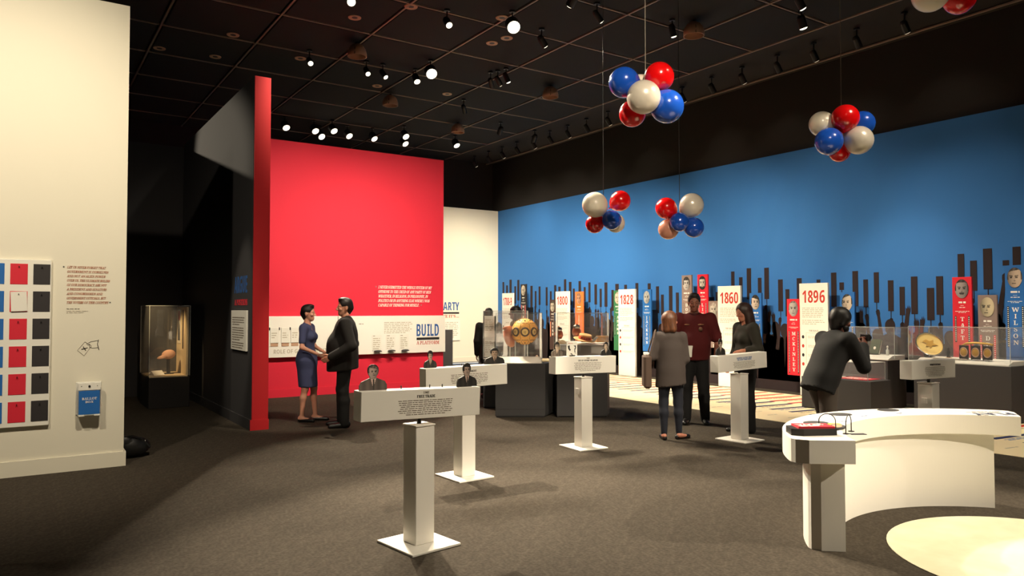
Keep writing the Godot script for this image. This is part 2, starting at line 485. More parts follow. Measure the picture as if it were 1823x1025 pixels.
func make_room() -> void:
	wall_box("floor", Vector3(-8, -0.2, -22), Vector3(13.2, 0, 6), M.carpet, "grey-brown carpet floor of the gallery")
	# the ceiling: a slab, and below it black tiles in a grid of thin bars
	var ce := wall_box("ceiling", Vector3(-8, 6.33, -22), Vector3(13.2, 6.6, 6), M.black_wall, "black gridded ceiling of the gallery")
	var tile := boxm(Vector3(1.44, 0.03, 1.44), 0.01)
	for a in range(-5, 6):
		for b in range(-5, 9):
			var p := Vector3(11.04 - 1.524 * (a + 5.5), 6.31, -13.27 + 1.524 * (b + 0.5))
			put("ceiling_panel", tile, M.tile, ce, p - ce.position)
	var bx := boxm(Vector3(0.036, 0.035, 26.0), 0.005)
	for a in 11:
		put("grid_bar", bx, M.bar, ce, Vector3(11.04 - 1.524 * a, 6.30, -8.0) - ce.position)
	put("grid_bar", bx, M.bar, ce, Vector3(12.56, 6.30, -8.0) - ce.position)
	var bz := boxm(Vector3(16.8, 0.03, 0.03), 0.005)
	for b in range(-5, 10):
		put("grid_bar", bz, M.bar, ce, Vector3(2.65, 6.303, -13.27 + 1.524 * b) - ce.position)
	# walls
	wall_box("wall_east", Vector3(12.75, 0, -22), Vector3(13.2, 4.75, 6), M.blue_wall, "long blue wall with the crowd mural")
	wall_box("wall_east_upper", Vector3(12.80, 4.75, -22), Vector3(13.2, 6.33, 6), M.black_wall, "black band of wall above the blue wall")
	wall_box("wall_north", Vector3(7.6, 0, -20.4), Vector3(12.75, 4.75, -19.95), M.cream, "cream end wall beside the blue wall")
	wall_box("wall_north_upper", Vector3(-8, 4.75, -22), Vector3(12.8, 6.33, -20.35), M.black_wall, "black band of wall above the cream end wall")
	wall_box("baseboard_north", Vector3(7.6, 0, -19.95), Vector3(12.75, 0.15, -19.93), M.cream, "cream baseboard of the end wall")
	wall_box("wall_red", Vector3(2.86, 0, -14.0), Vector3(7.455, 4.765, -13.8), M.red_wall, "large bright red partition wall")
	wall_box("baseboard_red", Vector3(2.86, 0, -13.8), Vector3(7.455, 0.15, -13.78), M.red_wall, "red baseboard of the partition wall")
	wall_box("wall_divider", Vector3(2.635, 0, -15.4), Vector3(2.86, 4.79, -10.27), M.dark_wall, "dark charcoal dividing wall")
	wall_box("trim_1", Vector3(2.64, 0, -10.27), Vector3(2.855, 4.79, -10.25), M.red_trim, "deep red end face of the dividing wall, like a pillar")
	wall_box("baseboard_divider", Vector3(2.615, 0, -15.4), Vector3(2.635, 0.14, -10.25), M.dark_wall, "charcoal baseboard of the dividing wall")
	wall_box("baseboard_pillar", Vector3(2.615, 0, -10.25), Vector3(2.86, 0.14, -10.232), M.red_trim, "red baseboard of the pillar end")
	wall_box("wall_alcove", Vector3(-8, 0, -15.75), Vector3(2.86, 4.75, -15.4), M.dark_wall, "charcoal back wall of the dim alcove")
	wall_box("wall_west_panel", Vector3(-8, 0, -8.95), Vector3(0.945, 4.82, -8.7), M.cream, "cream wall with the ballot board")
	wall_box("baseboard_west_panel", Vector3(-8, 0, -8.7), Vector3(0.965, 0.15, -8.68), M.cream, "cream baseboard under the ballot board")
	wall_box("baseboard_west_end", Vector3(0.945, 0, -8.95), Vector3(0.965, 0.15, -8.7), M.cream, "cream baseboard end piece")
	wall_box("wall_west", Vector3(-8.3, 0, -22), Vector3(-8, 6.6, 6), M.black_wall, "dark far side wall")
	wall_box("wall_south", Vector3(-8, 0, 6), Vector3(13.2, 6.6, 6.3), M.dark_wall, "dark wall behind the viewer")
	# the timeline laid on the floor before the blue wall
	var rug := thing("floor_timeline", "pale striped timeline strip with red and blue bars on the floor before the blue wall", "floor graphic", Vector3(0, 0, 0))
	put("strip", boxm(Vector3(3.1, 0.006, 19.0), 0.002, Vector3(10.72, 0.003, -8.0)), mat(Color(0.88, 0.81, 0.66), 0.6), rug)
	var redbar := mat(Color(0.72, 0.12, 0.06), 0.6)
	var bluebar := mat(Color(0.11, 0.15, 0.32), 0.6)
	var turn := -0.12
	var bar := boxm(Vector3(0.9, 0.004, 0.085))
	var bar2 := boxm(Vector3(1.14, 0.004, 0.085))
	for j in 48:
		var z := -16.42 + 0.365 * j
		put("printed_bar", bar, bluebar, rug, Vector3(10.6, 0.007, z), Vector3(0, turn, 0))
		put("printed_bar", bar2, redbar, rug, Vector3(11.63, 0.007, z + 0.06), Vector3(0, turn, 0))
		small_print("print", M.soft_ink, rug, Transform3D(Basis(Vector3.UP, turn) * Basis(Vector3.RIGHT, -PI / 2), Vector3(11.6, 0.0065, z + 0.17)), 0.75, 0.09, 2, 100 + j)
		small_print("print", M.blue_ink if j % 3 == 0 else M.soft_ink, rug, Transform3D(Basis(Vector3.UP, turn) * Basis(Vector3.RIGHT, -PI / 2), Vector3(10.55, 0.0065, z + 0.12)), 0.7, 0.1, 2, 200 + j)
		small_print("print", M.faint_ink, rug, Transform3D(Basis(Vector3.UP, turn) * Basis(Vector3.RIGHT, -PI / 2), Vector3(9.75, 0.0065, z + 0.35)), 0.35, 0.06, 1, 300 + j)
	# a strip of blue by the end wall
	var strip := thing("floor_strip", "narrow blue floor strip along the foot of the cream end wall", "floor graphic")
	put("strip", boxm(Vector3(4.0, 0.008, 0.55), 0.002, Vector3(10.4, 0.004, -19.4)), mat(Color(0.17, 0.36, 0.6), 0.4), strip)
	put("stripe", boxm(Vector3(4.0, 0.004, 0.12), 0.0, Vector3(10.4, 0.0105, -19.4)), M.cream, strip)
	# the round floor disc before the curved table
	var disc := thing("floor_disc", "round pale cream disc on the carpet inside the curved white table", "floor graphic", Vector3(5.64, 0, -2.08))
	var dm := mat(Color(1, 1, 1), 0.5)
	dm.albedo_texture = noise_tex(0.012, Color(0.86, 0.83, 0.70), Color(0.93, 0.90, 0.79), 5)
	dm.uv1_triplanar = true
	dm.uv1_scale = Vector3(0.8, 0.8, 0.8)
	put("disc", MB.new().lathe(PackedVector2Array([Vector2(1.0, 0), Vector2(1.0, 0.005), Vector2(0, 0.006)]), 72, Transform3D(), false).done(), dm, disc)
	# hanging domes and small discs under the ceiling
	var dome := MB.new().lathe(PackedVector2Array([Vector2(0.155, 0.0), Vector2(0.168, 0.0), Vector2(0.168, 0.06), Vector2(0.15, 0.13), Vector2(0.11, 0.19), Vector2(0.05, 0.23), Vector2(0.0, 0.24)]), 20).done()
	var n := 0
	for p in [[4.89, -12.24], [9.05, -8.28], [9.2, -12.37], [6.68, -14.8], [9.12, -16.15]]:
		var o := thing("ceiling_dome", "brown bell-shaped dome under the black ceiling, %s from the near end" % ["second", "first", "third", "fourth", "fifth"][n], "ceiling fixture", Vector3(p[0], 6.04, p[1]), 0.0, "ceiling domes")
		put("shade", dome, M.fixture_brown, o)
		put("seam", MB.new().rod(Vector3(-0.1, 0.0, 0.136), Vector3(-0.088, 0.12, 0.125), 0.006, 6).rod(Vector3(-0.088, 0.12, 0.125), Vector3(-0.03, 0.23, 0.04), 0.006, 6).done(), M.fixture, o)
		put("stem", MB.new().rod(Vector3(0, 0.23, 0), Vector3(0, 0.255, 0), 0.03, 8).done(), M.fixture, o)
		n += 1
	var ring := MB.new().lathe(PackedVector2Array([Vector2(0.045, -0.004), Vector2(0.1, -0.012), Vector2(0.105, 0.0)]), 20).done()
	var pit := MB.new().lathe(PackedVector2Array([Vector2(0.0, -0.003), Vector2(0.046, -0.006), Vector2(0.05, 0.0)]), 14).done()
	n = 0
	var discs := [[1.23, -13.46], [2.99, -13.06], [4.43, -11.2], [2.98, -14.38], [2.05, -14.47], [4.32, -13.6], [4.99, -10.31], [6.95, -10.6], [6.4, -9.9], [6.87, -10.95], [3.4, -9.2], [7.7, -14.1], [6.2, -14.4]]
	discs.sort_custom(func(a, b): return Vector2(a[0] - 2.75, a[1] + 10.27).length() < Vector2(b[0] - 2.75, b[1] + 10.27).length())
	for p in discs:
		var o := thing("ceiling_vent", "small round brown ceiling disc with a dark middle, %s in distance from the dividing wall" % ordinal(n), "ceiling fixture", Vector3(p[0], 6.293, p[1]), 0.0, "small ceiling discs")
		put("rim", ring, M.fixture_brown, o)
		put("core", pit, M.fixture, o)
		n += 1

# ------------------------------------------------------------------ things on the walls

func make_wall_graphics() -> void:
	# the ballot board on the cream wall: a pale panel with rows of coloured cards on pegs
	var b := thing("ballot_board", "white board with rows of blue, red and black cards on the cream wall", "board", Vector3(-0.55, 1.294, -8.68))
	put("backing", boxm(Vector3(1.66, 1.625, 0.036), 0.003), M.paper, b)
	var card := boxm(Vector3(0.142, 0.2, 0.004), 0.001)
	var peg := MB.new().rod(Vector3.ZERO, Vector3(0, 0, 0.022), 0.005, 6).done()
	var cols := [M.card_blue, M.card_red, M.card_black]
	for c in 6:
		var x := 0.75 - 0.188 * c
		for r in 6:
			var y := 0.67 - 0.2675 * r
			put("card", card, cols[2 - c % 3], b, Vector3(x, y, 0.0195))
			put("peg", peg, M.black, b, Vector3(x, y + 0.072, 0.018))
	var s := thing("ballot_slip", "white paper slip hanging a little askew over a red card", "paper", Vector3(0.015, 1.697, -8.65), 0.0)
	put("sheet", boxm(Vector3(0.132, 0.19, 0.002), 0.0), M.paper, s, Vector3.ZERO, Vector3(0, 0, 0.04))
	# the quotation in letters on the wall
	var q := thing("wall_quote", "brown italic quotation in nine lines on the cream wall", "lettering", Vector3(0.415, 1.88, -8.698))
	var lines := ["LET US NEVER FORGET THAT", "GOVERNMENT IS OURSELVES", "AND NOT AN ALIEN POWER", "OVER US. THE ULTIMATE RULERS", "OF OUR DEMOCRACY ARE NOT", "A PRESIDENT AND SENATORS", "AND CONGRESSMEN AND", "GOVERNMENT OFFICIALS, BUT", "THE VOTERS OF THIS COUNTRY"]
	var ws := [0.34, 0.365, 0.34, 0.38, 0.35, 0.35, 0.315, 0.345, 0.37]
	for j in 9:
		text("text_line", lines[j], M.quote_ink, q, at(Vector3(0, 0.165 - 0.0445 * j, 0)), 0.023, ws[j], true, true, true, 0.25)
	text("star", "★" if false else "*", M.ink, q, at(Vector3(-0.03, 0.158, 0)), 0.03, 0.014)
	text("star", "*", M.ink, q, at(Vector3(0.385, 0.165 - 0.0445 * 8 - 0.007, 0)), 0.03, 0.014)
	small_print("print", M.soft_ink, q, at(Vector3(0.07, -0.255, 0)), 0.14, 0.014, 1, 4)
	small_print("print", M.faint_ink, q, at(Vector3(0.1, -0.285, 0)), 0.2, 0.03, 2, 5)
	# line drawing of a hand with a ballot
	var d := thing("wall_drawing", "small line drawing of a hand dropping a marked ballot on the cream wall", "drawing", Vector3(0.61, 1.235, -8.698))
	var st := func(pts: Array, r: float) -> Mesh:
		var p3 := []
		for p in pts:
			p3.append(Vector3(p.x, p.y, 0.0))
		return MB.new().path(p3, r, 5).done()
	put("ballot_outline", st.call([Vector2(-0.095, -0.03), Vector2(-0.03, 0.055), Vector2(0.03, 0.012), Vector2(-0.035, -0.085), Vector2(-0.095, -0.03)], 0.0016), M.soft_ink, d)
	put("cross_mark", st.call([Vector2(-0.06, -0.02), Vector2(-0.005, -0.005)], 0.0032), M.ink, d)
	put("cross_mark", st.call([Vector2(-0.045, 0.008), Vector2(-0.02, -0.035)], 0.0032), M.ink, d)
	put("hand_outline", st.call([Vector2(-0.015, 0.03), Vector2(0.02, 0.055), Vector2(0.075, 0.065), Vector2(0.09, 0.06)], 0.0018), M.ink, d)
	put("hand_outline", st.call([Vector2(-0.005, 0.02), Vector2(0.015, 0.03), Vector2(0.01, 0.0), Vector2(0.04, -0.012), Vector2(0.09, -0.005)], 0.0018), M.ink, d)
	put("cuff_outline", st.call([Vector2(0.09, 0.075), Vector2(0.082, 0.03), Vector2(0.096, -0.03)], 0.003), M.ink, d)
	# the ballot box: a clear wall holder with a blue front card
	var x := thing("ballot_box", "clear wall box with a blue BALLOT BOX sign on the cream wall", "box", Vector3(0.62, 0.72, -8.7))
	put("back_plate", boxm(Vector3(0.225, 0.33, 0.012), 0.003, Vector3(0, 0.0, 0.006)), M.paper, x)
	put("top_plate", boxm(Vector3(0.2, 0.075, 0.03), 0.003, Vector3(0, 0.125, 0.09)), M.paper, x)
	put("sign", boxm(Vector3(0.185, 0.235, 0.006), 0.001, Vector3(0, -0.035, 0.106)), M.card_blue, x)
	text("lettering", "BALLOT", M.paper, x, at(Vector3(0, 0.005, 0.11)), 0.023, 0.13)
	text("lettering", "BOX", M.paper, x, at(Vector3(0, -0.028, 0.11)), 0.02, 0.07)
	put("lock", MB.new().rod(Vector3(0, 0.128, 0.1), Vector3(0, 0.128, 0.112), 0.011, 12).done(), M.black, x)
	for sx in [-1.0, 1.0]:
		put("side_pane", boxm(Vector3(0.004, 0.31, 0.1), 0.0, Vector3(0.1 * sx, 0.0, 0.06)), M.glass, x)
		put("bottom_lip", boxm(Vector3(0.05, 0.016, 0.012), 0.002, Vector3(0.068 * sx, -0.163, 0.112)), M.paper, x)
		put("screw", MB.new().rod(Vector3(0.07 * sx, 0.13, 0.1), Vector3(0.07 * sx, 0.13, 0.107), 0.004, 8).done(), M.chrome, x)
	put("bottom_tray", boxm(Vector3(0.2, 0.006, 0.1), 0.0, Vector3(0, -0.158, 0.06)), M.edge, x)
	# a dark bag on the floor behind the end of the cream wall
	var bag := thing("black_bag", "crumpled black bag on the floor behind the end of the cream wall", "bag", Vector3(1.06, 0, -9.2))
	var mb := MB.new()
	mb.ball(Vector3(0, 0.11, 0), Vector3(0.21, 0.11, 0.2), 18, 10)
	put("body", mb.done(), M.black, bag)
	put("flap", MB.new().ball(Vector3(-0.05, 0.17, 0.02), Vector3(0.16, 0.06, 0.15), 16, 8, Basis(Vector3.FORWARD, 0.2)).done(), M.black, bag)
	put("buckle", MB.new().ball(Vector3(0.14, 0.17, 0.1), Vector3(0.012, 0.012, 0.012), 8, 6).done(), M.chrome, bag)
	put("strap", MB.new().path([Vector3(-0.12, 0.2, 0.05), Vector3(0.0, 0.235, 0.08), Vector3(0.1, 0.2, 0.1), Vector3(0.19, 0.1, 0.12)], 0.012, 6).done(), M.black, bag)

	# signs on the charcoal dividing wall (its face looks towards -x)
	var T := Basis(Vector3.UP, -PI / 2)
	var sg := thing("wall_sign", "blue and red lettering blocks on the charcoal dividing wall", "lettering", Vector3(2.634, 1.86, -10.88), -PI / 2)
	text("blue_lettering", "ARGUE", M.blue_ink, sg, at(Vector3(0, 0.11, 0)), 0.24, 0.72, false)
	text("red_lettering", "A POSITION", M.card_red, sg, at(Vector3(0, -0.14, 0)), 0.085, 0.72)
	var pn := thing("text_board", "narrow cream text panel on the charcoal dividing wall", "panel", Vector3(2.622, 1.325, -10.9), -PI / 2)
	put("board", boxm(Vector3(0.86, 0.56, 0.024), 0.002), M.paper, pn)
	small_print("print", M.soft_ink, pn, at(Vector3(0, 0.13, 0.0125)), 0.7, 0.13, 4, 6)
	small_print("print", M.soft_ink, pn, at(Vector3(0, -0.05, 0.0125)), 0.7, 0.2, 6, 7)
	small_print("print", M.soft_ink, pn, at(Vector3(0, -0.21, 0.0125)), 0.7, 0.1, 3, 8)

	# the quotation on the red wall
	q = thing("wall_quote", "white italic quotation in five lines on the red wall", "lettering", Vector3(5.99, 1.90, -13.798))
	lines = ["I NEVER SUBMITTED THE WHOLE SYSTEM OF MY", "OPINIONS TO THE CREED OF ANY PARTY OF MEN", "WHATEVER, IN RELIGION, IN PHILOSOPHY, IN", "POLITICS OR IN ANYTHING ELSE WHERE I WAS", "CAPABLE OF THINKING FOR MYSELF."]
	ws = [1.19, 1.17, 1.1, 1.14, 0.9]
	for j in 5:
		text("text_line", lines[j], M.paper, q, at(Vector3(0.0, 0.165 - 0.09 * j, 0)), 0.058, ws[j], true, true, true, 0.25)
	text("mark", "*", M.p_grey, q, at(Vector3(-0.05, 0.155, 0)), 0.06, 0.03)
	text("mark", "*", M.p_grey, q, at(Vector3(0.95, -0.21, 0)), 0.06, 0.03)
	small_print("print", M.red_trim, q, at(Vector3(0.14, -0.275, 0)), 0.28, 0.025, 1, 9)
	# the long white activity panel across the red wall
	var p := thing("activity_panel", "long white activity panel titled BUILD A PLATFORM across the red wall", "panel", Vector3(5.185, 1.115, -13.752))
	put("board", boxm(Vector3(4.54, 0.755, 0.09), 0.004), M.white, p)
	text("title", "BUILD", M.blue_ink, p, at(Vector3(1.86, 0.08, 0.046)), 0.25, 0.51, false)
	put("rule", boxm(Vector3(0.52, 0.05, 0.004), 0.0, Vector3(1.865, -0.095, 0.047)), M.ink, p)
	text("title", "A PLATFORM", M.red_ink, p, at(Vector3(1.865, -0.178, 0.046)), 0.07, 0.52)
	text("lettering", "ROLE OF GOVERNMENT", M.faint_ink, p, at(Vector3(-0.78, -0.268, 0.046)), 0.075, 1.0, false)
	small_print("print", M.faint_ink, p, at(Vector3(1.2, 0.14, 0.046)), 0.62, 0.24, 7, 10)
	small_print("print", M.soft_ink, p, at(Vector3(0.42, 0.22, 0.046)), 0.12, 0.03, 1, 11)
	put("seam", boxm(Vector3(0.012, 0.755, 0.002), 0.0, Vector3(-0.06, 0, 0.0455)), M.soft_ink, p)
	for k in 8:
		var cx := -1.98 + 0.178 * k + (0.02 if k > 4 else 0.0)
		var h := put("card_holder", MB.new().box(Vector3(0, 0, 0.008), Vector3(0.155, 0.28, 0.016), 0.003).done(), M.paper, p, Vector3(cx + 0.78 if false else cx, 0.03, 0.045))
		put("slot", boxm(Vector3(0.135, 0.075, 0.004), 0.0, Vector3(0, -0.165, 0.004)), M.fixture_brown, h)
		put("divider", boxm(Vector3(0.014, 0.05, 0.02), 0.0, Vector3(0.088, 0.12, 0.01)), M.black, h)
		small_print("print", M.faint_ink, h, at(Vector3(0, 0.0, 0.0165)), 0.11, 0.12, 3, 40 + k)
	for k in 3:
		var cx := 0.735 + 0.295 * k
		var h := put("list_card", boxm(Vector3(0.2, 0.3, 0.006), 0.001), M.paper, p, Vector3(cx, -0.17 + 0.02, 0.048))
		small_print("print", M.faint_ink, h, at(Vector3(0, -0.02, 0.0035)), 0.16, 0.24, 6, 50 + k)
		small_print("print", M.soft_ink, h, at(Vector3(-0.03, 0.13, 0.0035)), 0.1, 0.025, 1, 60 + k)
		var nb := put("counter_knob", MB.new().lathe(PackedVector2Array([Vector2(0, -0.014), Vector2(0.075, -0.012), Vector2(0.08, 0.0), Vector2(0.05, 0.014), Vector2(0, 0.02)]), 18).done(), M.plinth, p, Vector3(cx, -0.315, 0.11))
		put("pin", MB.new().rod(Vector3(0, 0.0, -0.06), Vector3(0, 0.0, -0.02), 0.012, 8).done(), M.chrome, nb)
		nb.set_meta("label", "grey round counter knob")

	# lettering on the cream end wall, its first half behind the edge of the red wall
	q = thing("wall_title", "blue and red PARTY LIKE lettering on the cream end wall", "lettering", Vector3(10.985, 1.6, -19.948))
	text("title", "PARTY", M.blue_ink, q, at(Vector3(0, 0.115, 0)), 0.25, 0.67, false)
	put("rule", boxm(Vector3(0.69, 0.05, 0.004), 0.0, Vector3(0, -0.09, 0.0)), M.ink, q)
	text("subtitle", "LIKE IT'S...", M.red_ink, q, at(Vector3(-0.01, -0.19, 0)), 0.085, 0.70)
	pn = thing("text_board", "pale text panel under the lettering on the cream end wall", "panel", Vector3(10.985, 0.98, -19.93))
	put("board", boxm(Vector3(0.72, 0.62, 0.03), 0.003), M.paper, pn)
	small_print("print", M.faint_ink, pn, at(Vector3(0, 0.02, 0.0155)), 0.62, 0.5, 9, 12)

# ------------------------------------------------------------------ the crowd mural

func make_mural() -> void:
	# placards held up by a painted crowd: [z, width, foot, head], on the blue wall, which looks towards -x
	var pl := [[-19.63, 0.09, 2.11, 2.48], [-19.42, 0.09, 2.10, 2.37], [-19.22, 0.12, 2.10, 2.54], [-18.96, 0.09, 1.80, 2.33], [-18.79, 0.11, 1.89, 2.52], [-18.09, 0.11, 1.68, 2.32], [-17.88, 0.08, 1.67, 2.16], [-17.68, 0.09, 1.75, 2.29], [-17.33, 0.09, 1.73, 2.26], [-17.13, 0.08, 1.74, 2.14], [-16.92, 0.10, 1.76, 2.31], [-16.72, 0.10, 1.87, 2.26], [-16.46, 0.10, 1.94, 2.46], [-16.23, 0.11, 1.74, 2.38], [-16.07, 0.08, 1.66, 2.19], [-15.81, 0.10, 1.84, 2.39], [-15.60, 0.08, 1.84, 2.22], [-15.40, 0.09, 1.81, 2.34], [-15.14, 0.10, 1.75, 2.28], [-14.94, 0.08, 1.68, 2.16], [-14.73, 0.11, 1.69, 2.32], [-14.47, 0.09, 1.58, 2.12], [-14.30, 0.13, 1.67, 2.27], [-13.98, 0.10, 1.77, 2.24], [-13.57, 0.10, 1.66, 2.27], [-13.14, 0.10, 1.70, 2.25], [-12.86, 0.10, 1.53, 2.17], [-12.70, 0.09, 1.48, 1.97], [-12.43, 0.11, 1.54, 2.17], [-12.22, 0.09, 1.55, 2.01], [-11.05, 0.06, 1.56, 2.00], [-10.61, 0.09, 1.87, 2.43], [-10.40, 0.09, 1.82, 2.30], [-10.19, 0.11, 1.83, 2.48], [-9.92, 0.09, 1.86, 2.27], [-9.75, 0.11, 1.83, 2.47], [-9.42, 0.11, 1.58, 2.22], [-9.26, 0.09, 1.48, 2.02], [-8.99, 0.11, 1.68, 2.23], [-8.57, 0.08, 1.73, 2.19], [-8.25, 0.11, 1.67, 2.31], [-8.09, 0.09, 1.98, 2.12], [-7.82, 0.11, 1.68, 2.32], [-7.62, 0.09, 1.66, 2.16], [-7.42, 0.09, 1.74, 2.28], [-7.16, 0.10, 1.59, 2.13], [-6.96, 0.09, 1.52, 2.01], [-6.75, 0.11, 1.54, 2.18], [-6.48, 0.12, 1.44, 1.98], [-6.33, 0.11, 1.53, 2.17], [-5.99, 0.10, 1.90, 2.52], [-5.80, 0.10, 1.92, 2.40], [-5.59, 0.13, 1.94, 2.58], [-5.33, 0.09, 2.30, 2.38], [-5.18, 0.11, 2.01, 2.58]]
	var r := RandomNumberGenerator.new()
	r.seed = 11
	for k in 12:
		pl.append([-4.9 + 0.27 * k, 0.1, 1.6 + r.randf() * 0.3, 2.2 + r.randf() * 0.3])
	var wall := thing("crowd_mural", "dark painted crowd with raised hands and blank placards along the blue wall", "mural", Vector3(12.748, 0, 0), -PI / 2)
	# in the mural's own axes x is the world's z; the mural faces -x of the world
	for a in pl:
		put("placard", boxm(Vector3(a[1], a[3] - a[2], 0.006), 0.001, Vector3(a[0], (a[2] + a[3]) * 0.5, 0.004)), M.mural, wall)
	var hands := MB.new()
	for a in pl:
		var z: float = a[0]
		var foot: float = a[2]
		hands.box(Vector3(z, foot - 0.09, 0.003), Vector3(0.014, 0.2, 0.004))
		# a fist and a forearm
		var f := PackedVector2Array([Vector2(-0.035, -0.75), Vector2(0.045, -0.75), Vector2(0.03, -0.3), Vector2(0.028, -0.22), Vector2(0.038, -0.17), Vector2(0.03, -0.11), Vector2(-0.01, -0.1), Vector2(-0.036, -0.13), Vector2(-0.034, -0.18), Vector2(-0.022, -0.23), Vector2(-0.024, -0.3)])
		var lean := r.randf_range(-0.22, 0.22)
		hands.prism(f, 0.001, 0.005, Transform3D(Basis(Vector3.BACK, lean), Vector3(z, foot - 0.02, 0)))
	put("raised_hand_print", hands.done(), M.mural, wall)
	# the heads and shoulders
	var heads := MB.new()
	var z := -19.6
	while z < 2.0:
		var hy := 1.14 + r.randf_range(-0.05, 0.2)
		var w := r.randf_range(0.17, 0.22)
		var o := PackedVector2Array()
		for j in 15:
			var an := PI * j / 14.0
			o.append(Vector2(cos(an) * w * 0.5, hy + sin(an) * w * 0.62))
		o.append_array(PackedVector2Array([Vector2(-w * 0.45, hy - 0.1), Vector2(-w * 0.3, hy - 0.14), Vector2(-w * 1.1, hy - 0.22), Vector2(-w * 1.3, 0.2), Vector2(w * 1.3, 0.2), Vector2(w * 1.1, hy - 0.22), Vector2(w * 0.3, hy - 0.14), Vector2(w * 0.45, hy - 0.1)]))
		heads.prism(o, 0.0005, 0.004, at(Vector3(z, 0, 0)))
		if r.randf() < 0.55:
			var h2 := r.randf_range(1.4, 1.75)
			var f := PackedVector2Array([Vector2(-0.05, 0.9), Vector2(0.05, 0.9), Vector2(0.032, h2 - 0.16), Vector2(0.045, h2 - 0.08), Vector2(0.04, h2), Vector2(0.025, h2 - 0.05), Vector2(0.014, h2 + 0.02), Vector2(0.002, h2 - 0.045), Vector2(-0.012, h2 + 0.015), Vector2(-0.02, h2 - 0.05), Vector2(-0.042, h2 - 0.03), Vector2(-0.034, h2 - 0.12)])
			heads.prism(f, 0.0005, 0.004, Transform3D(Basis(Vector3.BACK, r.randf_range(-0.12, 0.12)), Vector3(z + w * 0.7, 0, 0)))
		z += r.randf_range(0.19, 0.3)
	put("crowd_silhouette_print", heads.done(), M.mural, wall)
	put("base_field", boxm(Vector3(22.8, 1.05, 0.003), 0.0, Vector3(-8.5, 0.525, 0.0015)), M.mural, wall)

# ------------------------------------------------------------------ portraits

# a small printed picture of a face or a bust, drawn in code
func portrait(bust: bool, o: Dictionary) -> ImageTexture:
	var w := 56
	var h := 72
	var im := Image.create(w, h, false, Image.FORMAT_RGB8)
	var tint: Color = o.get("tint", Color(0.93, 0.86, 0.76))
	var hair: float = o.get("hair", 0.2)
	var line: float = o.get("hairline", -0.5)
	var beard: float = o.get("beard", 0.0)
	var tache: float = o.get("tache", 0.0)
	var specs: bool = o.get("specs", false)
	var suit: float = o.get("suit", 0.16)
	var turn: float = o.get("turn", 0.0)
	var full: float = o.get("volume", 0.0)
	for py in h:
		for px in w:
			var g := 0.12
			var u: float
			var v: float
			if bust:
				u = ((px + 0.5) / w - 0.5) / 0.17
				v = ((py + 0.5) / h - 0.30) / 0.235
			else:
				u = ((px + 0.5) / w - 0.5) / 0.44
				v = ((py + 0.5) / h - 0.52) / 0.47
			var inside := u * u + v * v < 1.15
			if bust and v > 0.8:
				g = suit
				var yy := (v - 0.95) / 2.0
				if absf(u) < 0.62 - yy * 0.75:
					g = 0.86
				if absf(u - 0.04) < 0.16 + 0.02 * sin(py) and v > 1.12:
					g = 0.2
				if v < 1.1 and absf(u) < 0.52:
					g = 0.5
				g += 0.05 * sin(u * 4.0) + (0.06 if u < 0 else 0.0)
			if inside and (not bust or v < 1.05):
				var f := u - turn * 0.35
				g = 0.74 + 0.16 * u * (-1.0 if turn >= 0 else 1.0) - 0.16 * absf(u) * absf(u) - 0.08 * maxf(v, 0.0)
				for s in [-1.0, 1.0]:
					var ex: float = f - s * 0.36
					if absf(v + 0.06) < 0.075 and absf(ex) < 0.16:
						g -= 0.42
					if absf(v + 0.2 + ex * s * 0.1) < 0.05 and absf(ex) < 0.24:
						g -= 0.35
					if specs and absf(Vector2(ex, v + 0.05).length() - 0.22) < 0.05:
						g = 0.15
				if absf(f + 0.1 * signf(turn)) < 0.13 and absf(v - 0.26) < 0.05:
					g -= 0.25
				if absf(f - 0.07) < 0.05 and v > -0.1 and v < 0.24:
					g -= 0.1
				if absf(v - 0.5) < 0.035 and absf(f) < 0.28:
					g -= 0.32
				if tache > 0.0 and absf(v - 0.4) < 0.07 and absf(f) < 0.36:
					g = tache
				if beard > 0.0 and v > 0.42 and (absf(v - 0.5) > 0.06 or absf(f) > 0.2):
					g = beard
				if beard > 0.0 and absf(u) > 0.72 and v > 0.0:
					g = beard
			if hair >= 0.0 and (v < line + 0.35 * u * turn + 0.25 * maxf(0.0, absf(u) - 0.5) or absf(u) > 0.82 - full and v < 0.15 and v > -0.9 and inside):
				if u * u / (1.1 + full) + v * v < 1.2 + full:
					g = hair + 0.08 * sin(u * 9.0 + v * 5.0)
			g = clampf(g, 0.03, 0.97)
			im.set_pixel(px, py, Color(g * tint.r, g * tint.g, g * tint.b))
	return ImageTexture.create_from_image(im)

func print_mat(t: Texture2D) -> StandardMaterial3D:
	var m := mat(Color(1, 1, 1), 0.65)
	m.albedo_texture = t
	return m

# ------------------------------------------------------------------ the banners before the blue wall

